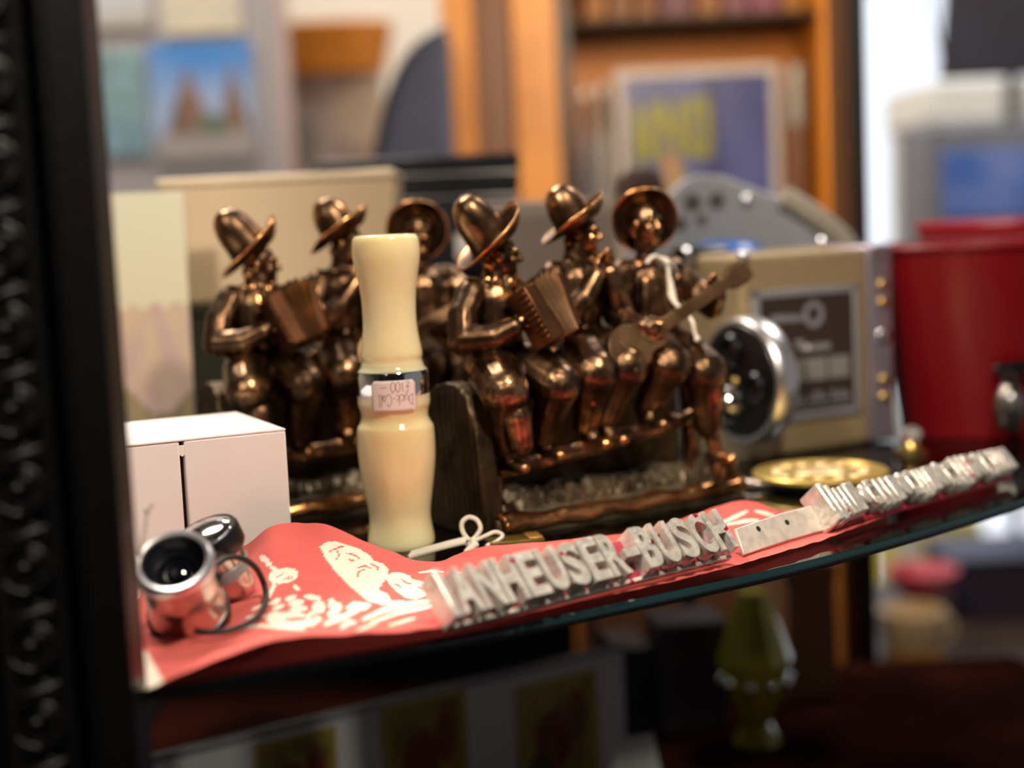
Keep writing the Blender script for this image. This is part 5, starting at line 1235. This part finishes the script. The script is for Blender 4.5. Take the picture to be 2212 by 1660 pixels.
for sx in (-hw + .02, hw * 2 - .02): obj('bracket_leg', MB().box((sx - .015, .20, 0), (sx + .015, .24, zb_)), mat('white_leg', '#c8c8c2', 0.4), wl, bevel=.003)
obj('dark_upright', MB().box((X(2172, 300, YW) - wl.location.x, -.02, 0.02), (X(2190, 300, YW) - wl.location.x, -.001, 1.6)), M_BLACK, wl, bevel=.002)
YG = 1.95
gx0 = X(2000, 400, YG); gx1 = X(2420, 400, YG); zt = Zp(2120, 268, YG); zb_ = Zp(2120, 560, YG)
gb = thing('grey_display_box', 'grey display box with a blue picture under the white ledge', 'display box', ((gx0 + gx1) / 2, YG, Z_FLOOR)); hw = (gx1 - gx0) / 2
obj('case', MB().box((-hw, 0, zb_ - Z_FLOOR), (hw, .14, zt - Z_FLOOR)), mat('mid_grey_board', '#6c6f78', 0.6), gb, bevel=.004)
obj('pedestal', MB().box((-hw + .18, .03, 0), (hw - .01, .12, zb_ - Z_FLOOR)), M_DARKW, gb, bevel=.004)
bp = obj('blue_panel', MB().box((X(2035, 400, YG) - gb.location.x, -.003, Zp(2120, 470, YG) - Z_FLOOR), (hw - .01, 0.001, Zp(2120, 322, YG) - Z_FLOOR)), mat('blue_print', '#2b58a8', 0.5, scale=9, col2='#6f7fb4'), gb, bevel=.001)

# table with cup, bowl and dark box seen under the glass shelf at the right
YV = 1.55
ztb = Zp(1980, 1425, YV)
vt = thing('plant_table', 'dark table beyond the cabinet seen below the glass shelf', 'table', (X(2100, 1425, YV), YV + .2, Z_FLOOR)); hT = ztb - Z_FLOOR
obj('tabletop', MB().box((-.115, -.28, hT - .03), (.42, .14, hT)), M_DARKW, vt, bevel=.004)
for sx, sy in ((-.09, -.24), (.38, -.24), (-.09, .11), (.38, .11)): obj('leg', MB().box((sx - .015, sy - .015, 0), (sx + .015, sy + .015, hT - .03)), M_DARKW, vt, bevel=.002)
p = pxY(1972, 1420, YV)
cu = thing('cream_cup', 'cream cup with a yellow foot on the dark table', 'cup', (p.x, YV, ztb)); s = .034
obj('cup_wall', MB().lathe([(.0001, .012), (s * .8, .012), (s, .03), (s * 1.02, .055), (s * .96, .055), (s * .9, .03), (.0001, .016)], 36), mat('cream_glaze', '#d8bf98', 0.3), cu)
obj('foot', MB().lathe([(.0001, 0), (s * .95, 0), (s * .9, .012), (.0001, .012)], 36), mat('amber_glaze', '#a8741c', 0.35), cu)
obj('handle', MB().tube([Vector((s * .95 + .012 * math.sin(a), 0, .032 + .014 * math.cos(a))) for a in [PI * k / 10 for k in range(11)]], .003, 8), mat('cream_handle', '#d8bf98', 0.3), cu)
p = pxY(2010, 1310, YV + .05)
pk_ = thing('pink_bowl', 'pink and crimson bowl stacked behind the cream cup', 'bowl', (p.x, YV + .085, ztb))
zz = p.z - ztb
obj('pedestal', MB().lathe([(.0001, 0), (.022, 0), (.012, .01), (.012, zz), (.0001, zz)], 28), M_DARKW, pk_)
obj('bowl_wall', MB().lathe([(.0001, zz), (.018, zz), (.034, zz + .016), (.040, zz + .034), (.038, zz + .034), (.030, zz + .016), (.0001, zz + .006)], 40), mat('crimson_glaze', '#c22a44', 0.25, col2='#e0909c', scale=30), pk_)
p = pxY(2150, 1425, YV + .02)
db = thing('navy_box', 'dark navy and brown box on the table at the picture edge', 'box', (X(2190, 1300, YV + .14), YV + .14, ztb)); h = Zp(2120, 1205, YV + .14) - ztb; hw = X(2190, 1300, YV + .14) - X(2058, 1300, YV + .14)
obj('carton', MB().box((-hw, 0, 0), (hw * 1.4, .12, h * .84)), mat('brown_navy_card', '#38251e', 0.6, scale=10, col2='#2a2440'), db, bevel=.003); obj('lid', MB().box((-hw - .002, -.002, h * .84), (hw * 1.4 + .002, .122, h)), mat('navy_lid', '#2b2f4c', 0.5), db, bevel=.003)
p0, p1 = X(1895, 1200, 2.6), X(2130, 1200, 2.6)
yb = thing('yellow_daylight_panel', 'pale yellow panel added for the yellowish daylight before the shop window', 'screen', ((p0 + p1) / 2, 2.6, Z_FLOOR)); hw = (p1 - p0) / 2  # panel added to tint the daylight below the shelf yellow
for k in (-1, 1): obj('daylight_panel_leaf', MB().box((min(0, k * hw), 0, .02), (max(0, k * hw), .02, Zp(2000, 1128, 2.6) - Z_FLOOR), Matrix.Rotation(math.radians(6 * k), 4, 'Z')), mat('pale_daylight_yellow', '#cbbf5e', 0.6, scale=5), yb, bevel=.003)

# ------------------------------------------------------------------ lower compartment of the cabinet
ZL = -0.20
lw = obj('lower_shelf', MB().prism([(x, y + .004) for x, y in poly if x < .5] + [(0.36, 1.07), (-0.26, 1.07)], ZL - .015, ZL), mat('dark_red_wood', '#2e120d', 0.7, scale=12, col2='#1a0a08', **{'Specular IOR Level': 0.0}), sm=0)
tag(lw, 'dark reddish wooden lower shelf under the glass shelf', 'shelf')
ba, bb = pxY(290, 1640, 0.70), pxY(1345, 1392, 0.862)
ztop = (ba.z + bb.z) / 2
dirb = Vector((bb.x - ba.x, bb.y - ba.y, 0)); Lb = dirb.length; dirb.normalize()
gbd = thing('card_sheet', 'grey display sheet standing upright under the shelf edge', 'display sheet', (ba.x - dirb.x * .04, ba.y - dirb.y * .04, ZL), math.atan2(dirb.y, dirb.x))
obj('sheet', MB().box((0, 0, 0), (Lb + .04, .002, ztop - ZL)), mat('grey_felt_sheet', '#b3a9b0', 0.8, scale=8), gbd, sm=0)
obj('top_binding', MB().box((0, -.0008, ztop - ZL - .004), (Lb + .04, .0028, ztop - ZL)), mat('grey_binding', '#7a7278', 0.7), gbd)
nb = Vector((dirb.y, -dirb.x, 0))
def on_sheet(px, py):
    dv = pxY(px, py, 1.0) - EYE; k = (Vector((ba.x, ba.y, 0)) - Vector((0, 0, 0)) - Vector((EYE.x, EYE.y, 0))).dot(nb) / dv.dot(nb); return EYE + dv * k
def cardp(seed):
    def f(s, q):
        if s < .07 or s > .93 or q > .95: return lin('#8f7a38')
        c = mixc('#6b5426', '#8a7438', 0.5 + N(s, q, 5, seed))
        if ((s - .42) / .22) ** 2 + ((q - .55) / .22) ** 2 < 1: c = mixc('#5a1c18', '#6e3a20', 0.5 + N(s, q, 6, seed + 3))
        if ((s - .72) / .12) ** 2 + ((q - .68) / .2) ** 2 < 1: c = mixc('#7a2418', '#4c4020', 0.4 + N(s, q, 4, seed + 5))
        if ((s - .25) / .14) ** 2 + ((q - .30) / .2) ** 2 < 1: c = lin('#3e3a22')
        return c
    return f
for k, (x0, x1, y0, lab) in enumerate(((548, 722, 1592, 'yellow-bordered card lowest on the grey sheet, near the black stile'), (822, 1004, 1512, 'yellow-bordered card with red figures, middle of the grey sheet'), (1112, 1288, 1468, 'olive-bordered card highest on the grey sheet'))):
    a, b = on_sheet(x0, y0 + 10), on_sheet(x1, y0 - 20)
    w = (Vector((b.x, b.y)) - Vector((a.x, a.y))).length; zt = (a.z + b.z) / 2; h = w * 1.42
    t = thing('trading_card', lab, 'card', (a.x + nb.x * .0012, a.y + nb.y * .0012, zt - h), math.atan2(dirb.y, dirb.x), 'cards on the grey sheet')
    nx, ny = 30, 40; f = cardp(k * 3.3)
    vs = [(w * i / nx, 0, h * j / ny) for j in range(ny + 1) for i in range(nx + 1)]; cs = [f(i / nx, j / ny) for j in range(ny + 1) for i in range(nx + 1)]
    me = bpy.data.meshes.new('print'); me.from_pydata(vs, [], [(j * (nx + 1) + i, j * (nx + 1) + i + 1, (j + 1) * (nx + 1) + i + 1, (j + 1) * (nx + 1) + i) for j in range(ny) for i in range(nx)])
    ca = me.color_attributes.new('print', 'FLOAT_COLOR', 'POINT'); ca.data.foreach_set('color', [x for c in cs for x in c])
    obj('print', me, M_PRINT, t, sm=0); obj('backing', MB().box((0, .0002, 0), (w, .0010, h)), M_CARD, t, sm=0)
p = pxY(1360, 1592, .80)
pt = thing('white_tent_card', 'small folded white tent card at the bottom of the picture', 'card', (p.x, .80, ZL), math.radians(20)); h = p.z - ZL
for sg in (-1, 1): obj('card_leaf', MB().prism([(-.020, 0), (.020, 0), (.014, h), (-.008, h)], -.0005, .0005, Matrix(((1, 0, 0, 0), (0, -sg * .16, sg, sg * .16 * h), (0, 1, 0, 0), (0, 0, 0, 1)))), mat('white_paper', '#b9b0b4', .7), pt, sm=0)
def lowbox(name, x0, x1, y0, Y, d, m, label, cat, rz=0):
    a, b = X(x0, y0, Y), X(x1, y0, Y); h = Zp((x0 + x1) / 2, y0, Y) - ZL
    t = thing(name, label, cat, ((a + b) / 2, Y + d / 2, ZL), math.radians(rz)); hw = (b - a) / 2
    obj('carton', MB().box((-hw, -d / 2, 0), (hw, d / 2, h * .85)), m, t, bevel=.002); obj('lid', MB().box((-hw - .001, -d / 2 - .001, h * .85), (hw + .001, d / 2 + .001, h)), m, t, bevel=.002)
    return t
lowbox('black_box', 1318, 1400, 1400, .93, .05, mat('blue_black_card', '#141824', .5), 'slim blue-black box standing beside the grey sheet', 'box', 14)
lowbox('plum_box', 1412, 1560, 1345, .935, .04, mat('dark_plum_card', '#40333b', .7), 'dark plum box under the shelf, behind the tent card', 'box', 8)
lowbox('brown_box', 1690, 1800, 1215, .99, .06, mat('tan_leather', '#8a5a3c', .6), 'brown leather box under the shelf next to the post', 'box', 4)
M_YG = mat('yellow_green_glass', '#a89c3a', .08, 0, var=.2, scale=40); M_YG.node_tree.nodes['Principled BSDF'].inputs['Transmission Weight'].default_value = .35
p = pxY(1640, 1500, .90); h = Zp(1620, 1290, .90) - ZL
yv = thing('cut_glass_vase', 'yellow-green cut glass vase glinting below the shelf', 'vase', (p.x, .915, ZL))
mb = MB(); sg = 10
rs = []
for r, z in ((.016, 0), (.014, .004), (.009, .012), (.018, .35 * h), (.024, .55 * h), (.016, .8 * h), (.009, h)):
    rs.append([Vector((r * math.cos(2 * PI * j / sg), r * math.sin(2 * PI * j / sg), z)) for j in range(sg)])
obj('vase_wall', MB().rings(rs), M_YG, yv, sm=0)
for k in range(10):
    a = 2 * PI * k / 10; obj('sparkle_bead', MB().ellipsoid((.021 * math.cos(a), .021 * math.sin(a), .42 * h), (.0036, .0036, .0036)), M_CHROME, yv)  # chrome beads added as the sparkles on the vase
M_BG = mat('pale_blue_glass', '#8fa4c8', .06, 0, var=.1); M_BG.node_tree.nodes['Principled BSDF'].inputs['Transmission Weight'].default_value = .3
p = pxY(1500, 1300, 1.0)
bb_ = thing('blue_glass_bowl', 'pale blue glass bowl on a stand beyond the yellow-green vase', 'bowl', (p.x, 1.035, ZL)); zz = p.z - ZL
obj('stand', MB().lathe([(.0001, 0), (.02, 0), (.006, .01), (.006, zz), (.0001, zz)], 24), M_BLACK, bb_)
obj('bowl_wall', MB().lathe([(.0001, zz), (.014, zz), (.026, zz + .008), (.031, zz + .018), (.029, zz + .018), (.022, zz + .008), (.0001, zz + .004)], 40), M_BG, bb_)
for k in range(8):
    a = 2 * PI * k / 8; obj('sparkle_bead', MB().ellipsoid((.031 * math.cos(a), .031 * math.sin(a), zz + .018), (.0022, .0022, .0022)), M_CHROME, bb_)  # chrome beads added for the highlights round the bowl rim
structure(obj('wall_cabinet', MB().box((-0.30, 1.08, Z_FLOOR), (X(1240, 1300, 1.08), 1.09, -0.012)), mat('black_cabinet_board', '#0d0b0b', .6), sm=0))
